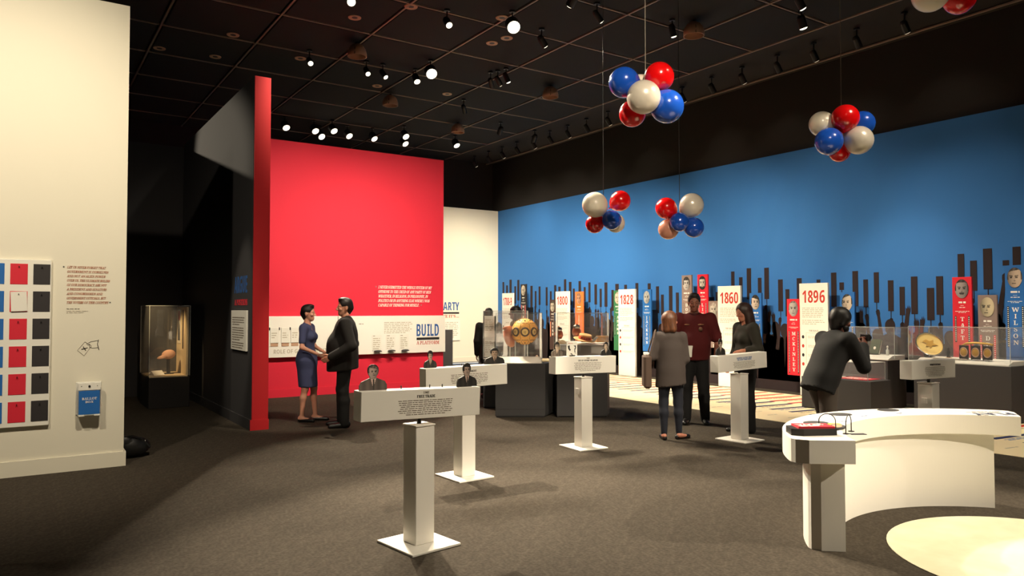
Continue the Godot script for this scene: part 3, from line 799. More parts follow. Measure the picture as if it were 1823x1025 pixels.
func year_panel(z: float, year: String, label: String, ink: Material) -> void:
	var o := thing("year_panel", label, "panel", Vector3(12.4, 0, z), -PI / 2)
	put("board", boxm(Vector3(0.6, 2.11, 0.05), 0.004, Vector3(0, 1.055, -0.025)), M.paper, o)
	text("year", year, ink, o, at(Vector3(0, 1.86, 0.0)), 0.235, 0.47, false)
	small_print("print", M.faint_ink, o, at(Vector3(0, 1.56, 0.0)), 0.48, 0.2, 6, int(-z * 10))
	small_print("print", M.faint_ink, o, at(Vector3(0, 1.38, 0.0)), 0.48, 0.1, 3, int(-z * 10) + 1)
	text("heading", "THE RACE", M.soft_ink, o, at(Vector3(0, 1.22, 0.0)), 0.03, 0.2)
	var box := MB.new()
	for s in [[Vector3(0.06, 1.18, 0.001), Vector3(0.44, 0.006, 0.002)], [Vector3(0.06, 0.6, 0.001), Vector3(0.44, 0.006, 0.002)], [Vector3(-0.16, 0.89, 0.001), Vector3(0.006, 0.58, 0.002)], [Vector3(0.28, 0.89, 0.001), Vector3(0.006, 0.58, 0.002)]]:
		box.box(s[0], s[1])
	put("frame_print", box.done(), M.faint_ink, o)
	for k in 4:
		var y := 1.1 - 0.17 * k
		put("badge", MB.new().prism(oval(0.05, 0.066, 14), 0.0, 0.004).done(), M.ink if k % 2 == 0 else M.red_ink, o, Vector3(-0.225, y, 0.0))
		small_print("print", M.faint_ink, o, at(Vector3(0.06, y, 0.0)), 0.36, 0.05, 2, int(-z * 10) + 3 + k)

func face_banner(z: float, y0: float, y1: float, base: Material, word: String, dots: Material, dot_ink: Material, label: String, opts: Dictionary, x := 12.4, width := 0.29, popup := 0.0) -> void:
	var o := thing("candidate_banner", label, "banner", Vector3(x, 0, z), -PI / 2)
	put("board", boxm(Vector3(width, y1 - y0 - popup, 0.04), 0.003, Vector3(0, (y0 + y1 - popup) * 0.5, -0.02)), base, o)
	# the stand-off that carries it on the wall
	put("bracket", boxm(Vector3(0.06, 0.5, 12.735 - x - 0.04), 0.0, Vector3(0, (y0 + y1) * 0.5, -0.04 - (12.735 - x - 0.04) * 0.5)), M.black, o)
	var fy := y1 - 0.185
	put("portrait", MB.new().prism(oval(0.2, 0.3, 28), 0.0, 0.008, Transform3D(), Rect2(-0.115, -0.17, 0.23, 0.34)).done(), print_mat(portrait(false, opts)), o, Vector3(0, fy, 0.0))
	var ink: Material = M.paper
	small_print("print", ink, o, at(Vector3(0, fy - 0.215, 0.0)), 0.2, 0.034, 1, int(-z * 10), true, 0.8)
	small_print("print", ink, o, at(Vector3(0, fy - 0.265, 0.0)), 0.07, 0.012, 1, int(-z * 10) + 1, true)
	small_print("print", ink, o, at(Vector3(0, fy - 0.295, 0.0)), 0.17, 0.024, 1, int(-z * 10) + 2, true)
	small_print("print", ink, o, at(Vector3(0, fy - 0.365, 0.0)), 0.22, 0.036, 2, int(-z * 10) + 3, true)
	var top := fy - 0.43
	var step := 0.098
	var len := minf(step * word.length() + 0.02, top - y0 - 0.02)
	for k in word.length():
		var y := top - step * (k + 0.5)
		if y - 0.04 > y0:
			text("letter", word[k], ink, o, at(Vector3(0, y, 0.0)), 0.066)
	for s in [-1.0, 1.0]:
		put("strip", boxm(Vector3(0.026, len, 0.003), 0.0, Vector3(0.098 * s, top - len * 0.5, 0.0015)), dots, o)
		var mb := MB.new()
		var y := top - 0.02
		while y > top - len + 0.01:
			mb.box(Vector3(0.098 * s, y, 0.0035), Vector3(0.013, 0.013, 0.001))
			y -= 0.03
		put("dot_print", mb.done(), dot_ink, o)

func make_banners() -> void:
	var red_year: Material = mat(Color(0.72, 0.16, 0.08), 0.7)
	year_panel(-18.87, "1788-9", "white standing text panel headed 1788-9, farthest along the blue wall", red_year)
	year_panel(-16.15, "1800", "white standing text panel headed 1800 between the dark brown and orange banners", red_year)
	year_panel(-13.57, "1828", "white standing text panel headed 1828 between the green and bright blue banners", red_year)
	year_panel(-10.43, "1860", "white standing text panel headed 1860 behind the long-haired woman", red_year)
	year_panel(-8.45, "1896", "white standing text panel headed 1896 beside the man with the camera", red_year)
	var sepia := Color(0.93, 0.88, 0.78)
	face_banner(-18.02, 0.5, 2.36, M.p_black, "WASHINGTON", M.p_red, M.paper, "tall narrow black banner with red dotted edges and an oval portrait", {"tint": sepia, "hair": 0.75, "hairline": -0.62, "volume": 0.05})
	face_banner(-16.58, 0.5, 1.89, M.p_dark, "BURR", M.p_orange, M.paper, "dark brown portrait banner half behind the white 1800 panel", {"tint": sepia, "hair": 0.3, "hairline": -0.6})
	face_banner(-15.42, 0.7, 2.09, M.p_orange, "JEFFERSON", M.red_ink, M.paper, "orange portrait banner behind the straw hat's glass case", {"tint": Color(0.95, 0.7, 0.55), "hair": 0.55, "hairline": -0.5, "volume": 0.1}, 12.4, 0.33)
	face_banner(-13.96, 0.6, 2.09, M.p_green, "ADAMS", M.black, M.paper, "green portrait banner half hidden behind the white 1828 panel", {"tint": sepia, "hair": 0.6, "hairline": -0.7}, 12.46, 0.3)
	face_banner(-12.87, 0.63, 2.09, M.p_blue, "JACKSON", M.black, M.paper, "bright blue portrait banner beside the white 1828 panel", {"tint": Color(0.85, 0.86, 0.85), "hair": 0.7, "hairline": -0.4, "volume": 0.15})
	face_banner(-11.61, 0.9, 2.38, M.p_grey, "DOUGLAS", M.ink, M.paper, "grey portrait banner over the head of the man in the red shirt", {"tint": Color(0.9, 0.88, 0.85), "hair": 0.15, "hairline": -0.5, "volume": 0.1})
	face_banner(-11.15, 0.9, 2.38, M.p_red, "LINCOLN", M.p_black, M.paper, "red banner with a bearded man's portrait beside the grey one", {"tint": Color(0.92, 0.88, 0.82), "hair": 0.1, "hairline": -0.55, "beard": 0.14, "volume": 0.05})
	face_banner(-10.86, 0.8, 1.80, M.p_grey, "BELL", M.p_red, M.paper, "grey portrait banner peeking out from behind the white 1860 panel", {"tint": Color(0.9, 0.86, 0.8), "hair": 0.65, "hairline": -0.55}, 12.42)
	face_banner(-9.76, 0.8, 1.95, M.p_blue, "BRECKINRIDGE", M.p_black, M.paper, "blue portrait banner behind the long-haired woman's shoulder", {"tint": Color(0.95, 0.88, 0.8), "hair": 0.12, "hairline": -0.5, "turn": 0.5})
	face_banner(-8.88, 0.36, 1.82, M.p_red, "MCKINLEY", M.p_black, M.paper, "red portrait banner standing low beside the white 1896 panel", {"tint": Color(0.85, 0.83, 0.8), "hair": 0.5, "hairline": -0.72})
	face_banner(-7.77, 0.7, 1.93, M.p_blue, "BRYAN", M.p_black, M.paper, "blue portrait banner in front of the face of the man with the camera", {"tint": Color(0.95, 0.88, 0.78), "hair": 0.2, "hairline": -0.7, "turn": -0.6}, 12.4, 0.28)
	face_banner(-5.82, 0.74, 2.13, M.p_red, "TAFT", M.p_black, M.paper, "red banner with a moustached man's portrait behind the last glass case", {"tint": Color(0.75, 0.7, 0.68), "hair": 0.25, "hairline": -0.65, "tache": 0.2})
	face_banner(-5.455, 0.76, 1.84, M.p_grey, "DEBS", M.p_red, M.paper, "grey banner with a bald man's portrait behind the last glass case", {"tint": Color(0.95, 0.88, 0.72), "hair": -1.0, "turn": -0.4}, 12.4, 0.27)
	face_banner(-5.07, 0.79, 2.28, M.p_blue, "WILSON", M.p_black, M.paper, "tall blue portrait banner at the end of the row, with a clean-shaven man", {"tint": Color(0.95, 0.85, 0.75), "hair": 0.3, "hairline": -0.7, "turn": -0.3}, 12.4, 0.27)

# ------------------------------------------------------------------ the tilting lecterns

func bust_shape(w: float, h: float, wide := 1.0) -> PackedVector2Array:
	var half := [Vector2(0.5, 0.0), Vector2(0.49, 0.2), Vector2(0.42, 0.34), Vector2(0.22, 0.43), Vector2(0.115, 0.48), Vector2(0.12, 0.54), Vector2(0.17, 0.62), Vector2(0.195, 0.74), Vector2(0.185, 0.86), Vector2(0.13, 0.95), Vector2(0.05, 0.995)]
	var o := PackedVector2Array()
	for p in half:
		o.append(Vector2(p.x * w * (wide if p.y > 0.5 else 1.0), p.y * h))
	for j in range(half.size() - 1, -1, -1):
		o.append(Vector2(-half[j].x * w * (wide if half[j].y > 0.5 else 1.0), half[j].y * h))
	return o

func standee(p: Vector3, w: float, h: float, label: String, opts: Dictionary, turn := 0.0) -> void:
	var o := thing("photo_cutout", label, "cutout", p, turn)
	put("figure", MB.new().prism(bust_shape(w, h), -0.006, 0.006, Transform3D(), Rect2(-w * 0.5, 0, w, h)).done(), print_mat(portrait(true, opts)), o)
	put("foot", boxm(Vector3(w * 0.6, 0.012, 0.03), 0.003, Vector3(0, 0.006, -0.014)), M.black, o)

func lectern(p: Vector3, tilt: float, head: Array, year: String, label: String, base_turn: float, rows: int, sd: int, full := true, pegs := []) -> Node3D:
	var o := thing("lectern", label, "lectern", p)
	var base := put("base_plate", boxm(Vector3(0.40, 0.016, 0.44), 0.003, Vector3(0, 0.008, 0)), M.white, o)
	base.rotation.y = base_turn
	var post := put("post", boxm(Vector3(0.155, 0.80, 0.155), 0.004, Vector3(0, 0.416, 0)), M.white, o)
	post.rotation.y = base_turn
	put("cap", boxm(Vector3(0.165, 0.012, 0.165), 0.003, Vector3(0, 0.822, 0)), M.white, o).rotation.y = base_turn
	put("rod", MB.new().rod(Vector3(0, 0.82, 0), Vector3(0, 0.9, 0), 0.016, 10).done(), M.black, o)
	var beam := put("beam", boxm(Vector3(0.91, 0.2, 0.13), 0.003), M.white, o, Vector3(0, 0.97, 0), Vector3(0, 0, tilt))
	if year != "":
		text("year", year, M.soft_ink, beam, at(Vector3(0.02, 0.078, 0.065)), 0.016, 0.045)
	for j in head.size():
		text("heading", head[j], M.ink if head.size() == 1 else M.blue_ink, beam, at(Vector3(0.02, 0.052 - 0.022 * j, 0.065)), 0.019, 0.014 * head[j].length())
	small_print("print", M.soft_ink, beam, at(Vector3(0.02, -0.022 - 0.012 * (head.size() - 1), 0.065)), 0.42, 0.108 - 0.018 * (head.size() - 1), rows, sd, true, 0.36)
	for x in pegs:
		put("peg", MB.new().rod(Vector3(x, 0.1, -0.02), Vector3(x, 0.122, -0.02), 0.0045, 6).done(), M.black, beam)
	return o

func make_lecterns() -> void:
	lectern(Vector3(2.34, 0, -4.68), -0.021, ["FREE TRADE"], "1992", "nearest white lectern, its tilting beam headed FREE TRADE", 0.14, 8, 21, true, [-0.13, 0.09, 0.19])
	lectern(Vector3(3.64, 0, -6.30), 0.012, ["ENVIRONMENT"], "", "second white lectern, partly hidden behind the FREE TRADE one", 0.06, 7, 22, true, [-0.02, 0.2])
	var l := lectern(Vector3(5.57, 0, -6.85), -0.02, ["USE OF ATOMIC WEAPONS"], "1964", "white lectern headed ATOMIC WEAPONS before the straw hat's case", -0.08, 7, 23)
	put("side_clip", boxm(Vector3(0.012, 0.07, 0.05), 0.002, Vector3(-0.085, 0.66, 0)), M.white, l)
	lectern(Vector3(7.49, 0, -6.15), 0.03, ["BANNING SLAVERY FROM", "THE NEW TERRITORIES"], "", "white lectern the long-haired woman is standing behind", 0.06, 7, 24)
	l = lectern(Vector3(8.285, 0, -4.25), -0.02, ["WOMEN'S SUFFRAGE"], "", "white lectern beyond the curved table, before the glass cases", 0.0, 8, 25)
	put("side_clip", boxm(Vector3(0.03, 0.06, 0.05), 0.002, Vector3(-0.09, 0.63, 0)), M.white, l)
	# cut-out photographs on the beams
	standee(Vector3(2.00, 1.076, -4.69), 0.20, 0.175, "cutout photo of an older smiling man on the near end of the FREE TRADE beam", {"tint": Color(1.0, 0.88, 0.82), "hair": 0.4, "hairline": -0.62, "suit": 0.33, "turn": 0.4})
	standee(Vector3(2.71, 1.064, -4.66), 0.165, 0.17, "cutout photo of a dark-haired man in black at the FREE TRADE beam's far end", {"tint": Color(0.95, 0.82, 0.74), "hair": 0.08, "hairline": -0.55, "suit": 0.08, "turn": 0.2, "volume": 0.05})
	standee(Vector3(3.27, 1.066, -6.31), 0.135, 0.165, "cutout photo of a dark-suited man before the red wall, on the second lectern", {"tint": Color(1.0, 0.86, 0.76), "hair": 0.06, "hairline": -0.45, "suit": 0.1, "turn": 0.3})
	standee(Vector3(3.99, 1.074, -6.31), 0.235, 0.16, "cutout photo of a man in a dark suit below the round lantern's case", {"tint": Color(0.9, 0.76, 0.64), "hair": 0.1, "hairline": -0.5, "suit": 0.07})
	standee(Vector3(5.19, 1.078, -6.86), 0.17, 0.17, "cutout photo of a man with dark glasses on the atomic weapons lectern", {"tint": Color(1.0, 0.88, 0.76), "hair": 0.1, "hairline": -0.4, "specs": true, "suit": 0.3})
	standee(Vector3(5.93, 1.063, -6.86), 0.17, 0.165, "cutout photo of a man in a black jacket before the plinth under the straw hat", {"tint": Color(1.0, 0.88, 0.76), "hair": 0.07, "hairline": -0.5, "suit": 0.05, "turn": 0.3})
	standee(Vector3(7.16, 1.062, -6.16), 0.17, 0.20, "cutout photo of a dark-haired figure beside the long-haired woman on her lectern", {"tint": Color(0.95, 0.84, 0.76), "hair": 0.08, "hairline": -0.4, "suit": 0.09, "volume": 0.15})
	var c := thing("caricature_card", "square white card with black blots between two cutouts on the atomic weapons lectern", "card", Vector3(5.40, 1.074, -6.85))
	put("card", boxm(Vector3(0.155, 0.165, 0.008), 0.001, Vector3(0, 0.0825, 0)), M.paper, c)
	put("foot", boxm(Vector3(0.08, 0.012, 0.03), 0.002, Vector3(0, 0.006, 0)), M.black, c)
	var ink := [PackedVector2Array([Vector2(-0.062, 0.12), Vector2(-0.035, 0.128), Vector2(-0.033, 0.09), Vector2(-0.018, 0.078), Vector2(-0.03, 0.06), Vector2(-0.055, 0.085)]), PackedVector2Array([Vector2(0.02, 0.12), Vector2(0.055, 0.126), Vector2(0.06, 0.095), Vector2(0.045, 0.07), Vector2(0.052, 0.04), Vector2(0.035, 0.05), Vector2(0.036, 0.085), Vector2(0.048, 0.1), Vector2(0.038, 0.112)]), PackedVector2Array([Vector2(-0.025, 0.03), Vector2(-0.01, 0.035), Vector2(0.005, 0.025), Vector2(0.012, 0.01), Vector2(-0.004, 0.018)]), PackedVector2Array([Vector2(0.03, 0.045), Vector2(0.06, 0.03), Vector2(0.05, 0.028)])]
	for f in ink:
		put("blot", MB.new().prism(f, 0.004, 0.0055).done(), M.ink, c)
	small_print("print", M.red_ink, c, at(Vector3(0, 0.15, 0.0045)), 0.12, 0.012, 1, 31)

# ------------------------------------------------------------------ the curved table

func arc_shape(r0: float, r1: float, a0: float, a1: float, seg: int, corner := 0.0) -> PackedVector2Array:
	var o := PackedVector2Array()
	for j in seg + 1:
		var a := deg_to_rad(lerpf(a0, a1, float(j) / seg))
		var r := r1
		# the outer corners are rounded off
		var edge := minf(deg_to_rad(lerpf(a0, a1, float(j) / seg) - a0), deg_to_rad(a1 - lerpf(a0, a1, float(j) / seg))) * r1
		if corner > 0.0 and edge < corner:
			r = r1 - corner + sqrt(maxf(0.0, corner * corner - (corner - edge) * (corner - edge)))
		o.append(Vector2(cos(a), sin(a)) * r)
	for j in seg + 1:
		var a := deg_to_rad(lerpf(a1, a0, float(j) / seg))
		o.append(Vector2(cos(a), sin(a)) * r0)
	return o

func make_table() -> void:
	var up := Transform3D(Basis(Vector3(1, 0, 0), Vector3(0, 0, -1), Vector3(0, 1, 0)), Vector3.ZERO)
	var t := thing("curved_table", "white curved game table with a thick top and a curved solid base", "table", Vector3(5.64, 0, -2.07))
	put("table_top", MB.new().prism(arc_shape(1.285, 1.685, 31.0, 143.0, 90, 0.1), 0.6, 0.755, up).done(), M.white, t)
	put("base", MB.new().prism(arc_shape(1.325, 1.55, 39.0, 139.0, 90, 0.07), 0.0, 0.6, up).done(), M.white, t)
	var flat := Basis(Vector3.RIGHT, -PI / 2)
	# print on the top, to be read from its outer side
	var outward := Basis(Vector3.UP, PI - 0.55) * flat
	text("title", "PLAY", mat(Color(0.08, 0.16, 0.3), 0.7), t, Transform3D(outward, Vector3(1.1, 0.7555, -0.86)), 0.13, 0.34, false)
	small_print("print", M.soft_ink, t, Transform3D(outward, Vector3(1.14, 0.7552, -0.98)), 0.34, 0.05, 2, 71)
	for a in [[5.09 - 5.64, -3.46 + 2.07, 0.1], [5.66 - 5.64, -3.62 + 2.07, 0.1], [6.25 - 5.64, -3.55 + 2.07, 0.095]]:
		put("oval_print", MB.new().prism(oval(a[2] * 2.1, a[2] * 1.7, 20), 0.7545, 0.7562, up).done(), M.plinth, t, Vector3(a[0], 0, a[1]))
	put("picture_print", MB.new().prism(PackedVector2Array([Vector2(-0.16, -0.08), Vector2(0.13, -0.1), Vector2(0.17, 0.05), Vector2(0.02, 0.09), Vector2(-0.1, 0.06)]), 0.7545, 0.7558, up).done(), mat(Color(0.75, 0.62, 0.52), 0.6), t, Vector3(4.98 - 5.64, 0, -3.38 + 2.07), Vector3(0, 0.6, 0))
	for a in [[5.33 - 5.64, -3.38 + 2.07], [5.75 - 5.64, -3.45 + 2.07], [6.15 - 5.64, -3.38 + 2.07]]:
		small_print("print", M.blue_ink, t, Transform3D(flat, Vector3(a[0], 0.7552, a[1])), 0.1, 0.05, 2, int(a[0] * 100) + 900)
	# the red game box with raised letters, and what lies round it
	var turn := -0.52
	var p := Vector3(4.63, 0.755, -3.19)
	var b := thing("game_box", "thick black game board with a red lettered top near the end of the white table", "game", p, turn)
	var o := PackedVector2Array([Vector2(-0.17, -0.07), Vector2(-0.10, -0.115), Vector2(0.14, -0.10), Vector2(0.15, 0.07), Vector2(-0.03, 0.095), Vector2(-0.14, 0.08)])
	put("board", MB.new().prism(o, 0.0, 0.045, up).done(), M.black, b)
	var o2 := PackedVector2Array([Vector2(-0.12, -0.075), Vector2(0.135, -0.085), Vector2(0.14, 0.06), Vector2(-0.10, 0.085)])
	put("red_top", MB.new().prism(o2, 0.045, 0.058, up).done(), M.card_red, b)
	text("lettering", "VOTE", M.paper, b, Transform3D(Basis(Vector3.UP, 0.15) * flat, Vector3(0.0, 0.0585, -0.015)), 0.045, 0.2)
	small_print("print", M.paper, b, Transform3D(Basis(Vector3.UP, 0.15) * flat, Vector3(0.0, 0.0585, 0.035)), 0.2, 0.05, 2, 72, false, 0.7)
	var k := 0
	for a in [[Vector3(4.83, 0.755, -3.26), Vector3(4.90, 0.755, -3.17), 0.115, "thin black wire hoop standing just behind the red game board", 0.0], [Vector3(4.80, 0.755, -3.03), Vector3(4.93, 0.755, -3.07), 0.125, "thin black wire hoop at the red game board's near corner", 0.0]]:
		var h := thing("wire_hoop", a[3], "hoop", a[0])
		var d: Vector3 = a[1] - a[0]
		var pts := []
		for j in 13:
			var an := PI * j / 12.0
			pts.append(d * (0.5 - 0.5 * cos(an)) + Vector3(0, a[2] * (0.5 + 0.5 * sin(an)) if j > 0 and j < 12 else 0.0, 0))
		put("wire", MB.new().path(pts, 0.0035, 6).done(), M.black, h)
		put("foot", boxm(Vector3(0.03, 0.006, 0.03), 0.0, Vector3(0, 0.003, 0)), M.black, h)
		put("foot", boxm(Vector3(0.03, 0.006, 0.03), 0.0, d + Vector3(0, 0.003, 0)), M.black, h)
		k += 1
	var m := thing("magnifier", "dark oval disc lying between the two wire hoops", "game piece", Vector3(4.99, 0.755, -3.22), 0.4)
	put("disc", MB.new().prism(oval(0.2, 0.11, 22), 0.0, 0.014, up).done(), M.plinth, m)
	put("inlay", MB.new().prism(oval(0.15, 0.07, 22), 0.014, 0.016, up).done(), M.fixture_brown, m)
	var y := thing("yellow_token", "flat yellow oval token on the white table behind the hoops", "game piece", Vector3(5.10, 0.755, -3.31), 0.5)
	put("disc", MB.new().prism(oval(0.16, 0.1, 20), 0.0, 0.006, up).done(), mat(Color(0.85, 0.78, 0.25), 0.5), y)
	put("inlay", MB.new().prism(oval(0.09, 0.05, 16), 0.006, 0.0075, up).done(), M.fixture_brown, y)
	var sl := thing("grey_slip", "small grey slip lying beside the red game board", "card", Vector3(4.86, 0.755, -2.98), -0.5)
	put("slip", boxm(Vector3(0.11, 0.004, 0.05), 0.001, Vector3(0, 0.002, 0)), M.plinth, sl)

# ------------------------------------------------------------------ the display cases

# a box of clear panes with lighter polished edges, standing at p on its base rectangle
func glass_box(called: String, o: Node3D, c: Vector3, s: Vector3) -> void:
	var h := s * 0.5
	var t := 0.006
	put("pane", boxm(Vector3(s.x, s.y, t), 0.0, c + Vector3(0, 0, h.z)), M.glass, o)
	put("pane", boxm(Vector3(s.x, s.y, t), 0.0, c - Vector3(0, 0, h.z)), M.glass, o)
	put("pane", boxm(Vector3(t, s.y, s.z - t), 0.0, c + Vector3(h.x - t * 0.5, 0, 0)), M.glass, o)
	put("pane", boxm(Vector3(t, s.y, s.z - t), 0.0, c - Vector3(h.x - t * 0.5, 0, 0)), M.glass, o)
	put("top_pane", boxm(Vector3(s.x, t, s.z), 0.0, c + Vector3(0, h.y, 0)), M.glass, o)
	var e := MB.new()
	for sx in [-1.0, 1.0]:
		for sz in [-1.0, 1.0]:
			e.box(c + Vector3(h.x * sx, 0, h.z * sz), Vector3(0.006, s.y, 0.006))
		e.box(c + Vector3(0, h.y, h.z * sx), Vector3(s.x, 0.006, 0.006))
		e.box(c + Vector3(h.x * sx, h.y, 0), Vector3(0.006, 0.006, s.z))
	put("edge_trim", e.done(), M.edge, o)

func make_cases() -> void:
	var turn := deg_to_rad(-33.66)
	var B := Basis(Vector3.UP, turn)
	# the double case in the middle of the room; its own x runs along the picture, z towards the viewer
	var o := Vector3(6.33, 0, -9.28)
	var up := Transform3D(Basis(Vector3(1, 0, 0), Vector3(0, 0, -1), Vector3(0, 1, 0)), Vector3.ZERO)
	var p := thing("case_plinth", "dark grey plinth under the round paper lantern", "plinth", o, turn)
	put("block", MB.new().prism(PackedVector2Array([Vector2(-0.375, 0), Vector2(0.375, 0), Vector2(0.53, 0.42), Vector2(0.53, 1.0), Vector2(-0.375, 1.0)]), 0.02, 0.80, up).done(), M.plinth, p)
	put("toe_kick", MB.new().prism(PackedVector2Array([Vector2(-0.36, -0.02), Vector2(0.36, -0.02), Vector2(0.51, 0.42), Vector2(0.51, 0.98), Vector2(-0.36, 0.98)]), 0.0, 0.02, up).done(), M.black, p)
	put("seam", boxm(Vector3(0.745, 0.004, 0.004), 0.0, Vector3(0, 0.12, 0.0)), M.black, p)
	put("label_deck", MB.new().prism(PackedVector2Array([Vector2(-0.05, 0.80), Vector2(-0.05, 0.81), Vector2(-0.32, 0.885), Vector2(-0.36, 0.885), Vector2(-0.36, 0.80)]), -0.32, 0.32, Transform3D(Basis(Vector3.UP, -PI / 2), Vector3(0, 0, 0))).done(), M.paper, p)
	put("inner_floor", boxm(Vector3(0.84, 0.02, 0.5), 0.0, Vector3(0.05, 0.812, -0.70)), mat(Color(0.80, 0.72, 0.55), 0.6), p)
	var c := thing("glass_case", "tall clear glass cover over the round paper lantern", "glass case", o, turn)
	glass_box("pane", c, Vector3(-0.02, 1.185, -0.5), Vector3(0.70, 0.76, 0.94))
	p = thing("case_plinth", "near-black plinth under the straw hat's glass case", "plinth", o, turn)
	put("block", MB.new().prism(PackedVector2Array([Vector2(0.55, -0.03), Vector2(1.31, -0.03), Vector2(1.39, 0.36), Vector2(1.39, 1.2), Vector2(0.55, 1.2)]), 0.02, 0.72, up).done(), M.plinth, p)
	put("toe_kick", MB.new().prism(PackedVector2Array([Vector2(0.56, -0.01), Vector2(1.30, -0.01), Vector2(1.38, 0.36), Vector2(1.38, 1.18), Vector2(0.56, 1.18)]), 0.0, 0.02, up).done(), M.black, p)
	put("riser", boxm(Vector3(0.7, 0.34, 0.4), 0.004, Vector3(0.98, 0.89, -0.62)), mat(Color(0.40, 0.35, 0.30), 0.6), p)
	put("deck", MB.new().prism(PackedVector2Array([Vector2(0.20, 1.06), Vector2(0.20, 1.075), Vector2(-0.25, 1.105), Vector2(-0.25, 1.06)]), -0.36, 0.36, Transform3D(Basis(Vector3.UP, -PI / 2), Vector3(0.98, 0, -0.62))).done(), M.paper, p)
	c = thing("glass_case", "long clear glass cover over the straw hat and the torch lamps", "glass case", o, turn)
	glass_box("pane", c, Vector3(0.955, 1.145, -0.55), Vector3(0.78, 0.84, 0.98))
	p = thing("case_plinth", "low charcoal plinth set back behind the lantern's plinth", "plinth", o, turn)
	put("block", boxm(Vector3(0.74, 0.78, 0.8), 0.004, Vector3(-0.23, 0.41, -1.42)), M.plinth, p)
	put("toe_kick", boxm(Vector3(0.7, 0.02, 0.76), 0.0, Vector3(-0.23, 0.01, -1.42)), M.black, p)
	c = thing("glass_case", "clear glass cover with a tall white text board on the set-back plinth", "glass case", o, turn)
	glass_box("pane", c, Vector3(-0.23, 1.20, -1.42), Vector3(0.74, 0.79, 0.76))
	var tb := thing("text_board", "tall narrow white text board in the glass case nearest the cream wall", "panel", o, turn)
	put("board", boxm(Vector3(0.17, 0.68, 0.02), 0.002, Vector3(-0.50, 1.17, -1.1)), M.paper, tb)
	put("back", boxm(Vector3(0.23, 0.70, 0.02), 0.002, Vector3(-0.485, 1.16, -1.13)), M.black, tb)
	small_print("print", M.faint_ink, tb, at(Vector3(-0.50, 1.36, -1.0895)), 0.14, 0.2, 6, 81)
	small_print("print", M.faint_ink, tb, at(Vector3(-0.50, 1.0, -1.0895)), 0.14, 0.2, 6, 82)
	put("seam", boxm(Vector3(0.16, 0.006, 0.002), 0.0, Vector3(-0.50, 1.33, -1.089)), M.soft_ink, tb)

	# the round paper lantern on its rod
	var lp := o + B * Vector3(0.075, 0.822, -0.42)
	var l := thing("paper_lantern", "round yellow-orange campaign lantern with dark ring medallions on a rod", "lantern", lp, turn)
	var skin := mat(Color(1, 1, 1), 0.6)
	skin.albedo_texture = noise_tex(0.03, Color(0.88, 0.56, 0.18), Color(0.97, 0.77, 0.36), 21)
	skin.uv1_triplanar = true
	skin.uv1_scale = Vector3(3, 3, 3)
	var mid := Vector3(0, 0.45, 0)
	put("globe", MB.new().ball(mid, Vector3(0.208, 0.205, 0.208), 40, 24).done(), skin, l)
	put("rod", MB.new().rod(Vector3.ZERO, Vector3(0, 0.26, 0), 0.012, 10).rod(Vector3.ZERO, Vector3(0, 0.01, 0), 0.07, 16).done(), M.edge, l)
	put("side_rod", MB.new().rod(Vector3(-0.15, 0, -0.1), Vector3(-0.15, 0.3, -0.1), 0.01, 8).done(), M.edge, l)
	var dark := mat(Color(0.30, 0.20, 0.07), 0.7)
	var pale := mat(Color(0.92, 0.76, 0.42), 0.6)
	for k in 8:
		var a := TAU * (k + 0.5) / 8.0
		var pts := []
		for j in 13:
			var e := -PI * 0.47 + PI * 0.94 * j / 12.0
			pts.append(mid + Vector3(cos(e) * sin(a) * 0.209, sin(e) * 0.206, cos(e) * cos(a) * 0.209))
		put("seam", MB.new().path(pts, 0.0026, 5).done(), dark, l)
		var d := Vector3(sin(TAU * k / 8.0), 0, cos(TAU * k / 8.0))
		var fr := Basis(Vector3.UP, TAU * k / 8.0) * Basis(Vector3.RIGHT, PI / 2)
		put("medallion_ring", MB.new().lathe(PackedVector2Array([Vector2(0.076, -0.012), Vector2(0.07, 0.006), Vector2(0.05, 0.014), Vector2(0.048, 0.0)]), 22, Transform3D(fr, mid + d * 0.197)).done(), dark, l)
		put("medallion", MB.new().lathe(PackedVector2Array([Vector2(0.052, 0.004), Vector2(0.03, 0.012), Vector2(0.0, 0.015)]), 18, Transform3D(fr, mid + d * 0.197)).done(), pale, l)
		text("letter", "Q" if k % 2 == 0 else "O", dark, l, Transform3D(Basis(Vector3.UP, TAU * k / 8.0), mid + d * 0.213), 0.03)
		for row in [[0.72, 3, 0.014], [-0.66, 3, 0.016], [1.0, 1, 0.02], [-0.98, 1, 0.018]]:
			for j in row[1]:
				var aa: float = TAU * k / 8.0 + (j - (row[1] - 1) * 0.5) * 0.2
				var e: float = row[0]
				var dd := Vector3(cos(e) * sin(aa), sin(e), cos(e) * cos(aa))
				put("spot_print", MB.new().ball(mid + dd * 0.2045, Vector3(row[2], row[2], row[2]) * 0.62, 8, 6).done(), dark, l)
	# a fleshy pink form behind it
	var ear := thing("pink_ornament", "rounded pinkish ornament peeking out behind the round lantern", "ornament", o + B * Vector3(-0.16, 0.822, -0.62), turn)
	put("body", MB.new().ball(Vector3(0, 0.36, 0), Vector3(0.1, 0.17, 0.1), 18, 12, Basis(Vector3.BACK, 0.25)).ball(Vector3(-0.03, 0.5, 0.02), Vector3(0.09, 0.035, 0.06), 14, 8, Basis(Vector3.BACK, 0.1)).done(), mat(Color(0.78, 0.50, 0.38), 0.5), ear)
	put("rod", MB.new().rod(Vector3.ZERO, Vector3(0, 0.22, 0), 0.012, 8).done(), M.edge, ear)
	var tool := thing("dark_relic", "small dark relic lying on the floor of the lantern's case", "relic", o + B * Vector3(0.22, 0.822, -0.56), turn + 0.2)
	put("body", MB.new().ball(Vector3(0, 0.02, 0), Vector3(0.13, 0.02, 0.05), 14, 8).done(), M.fixture, tool)
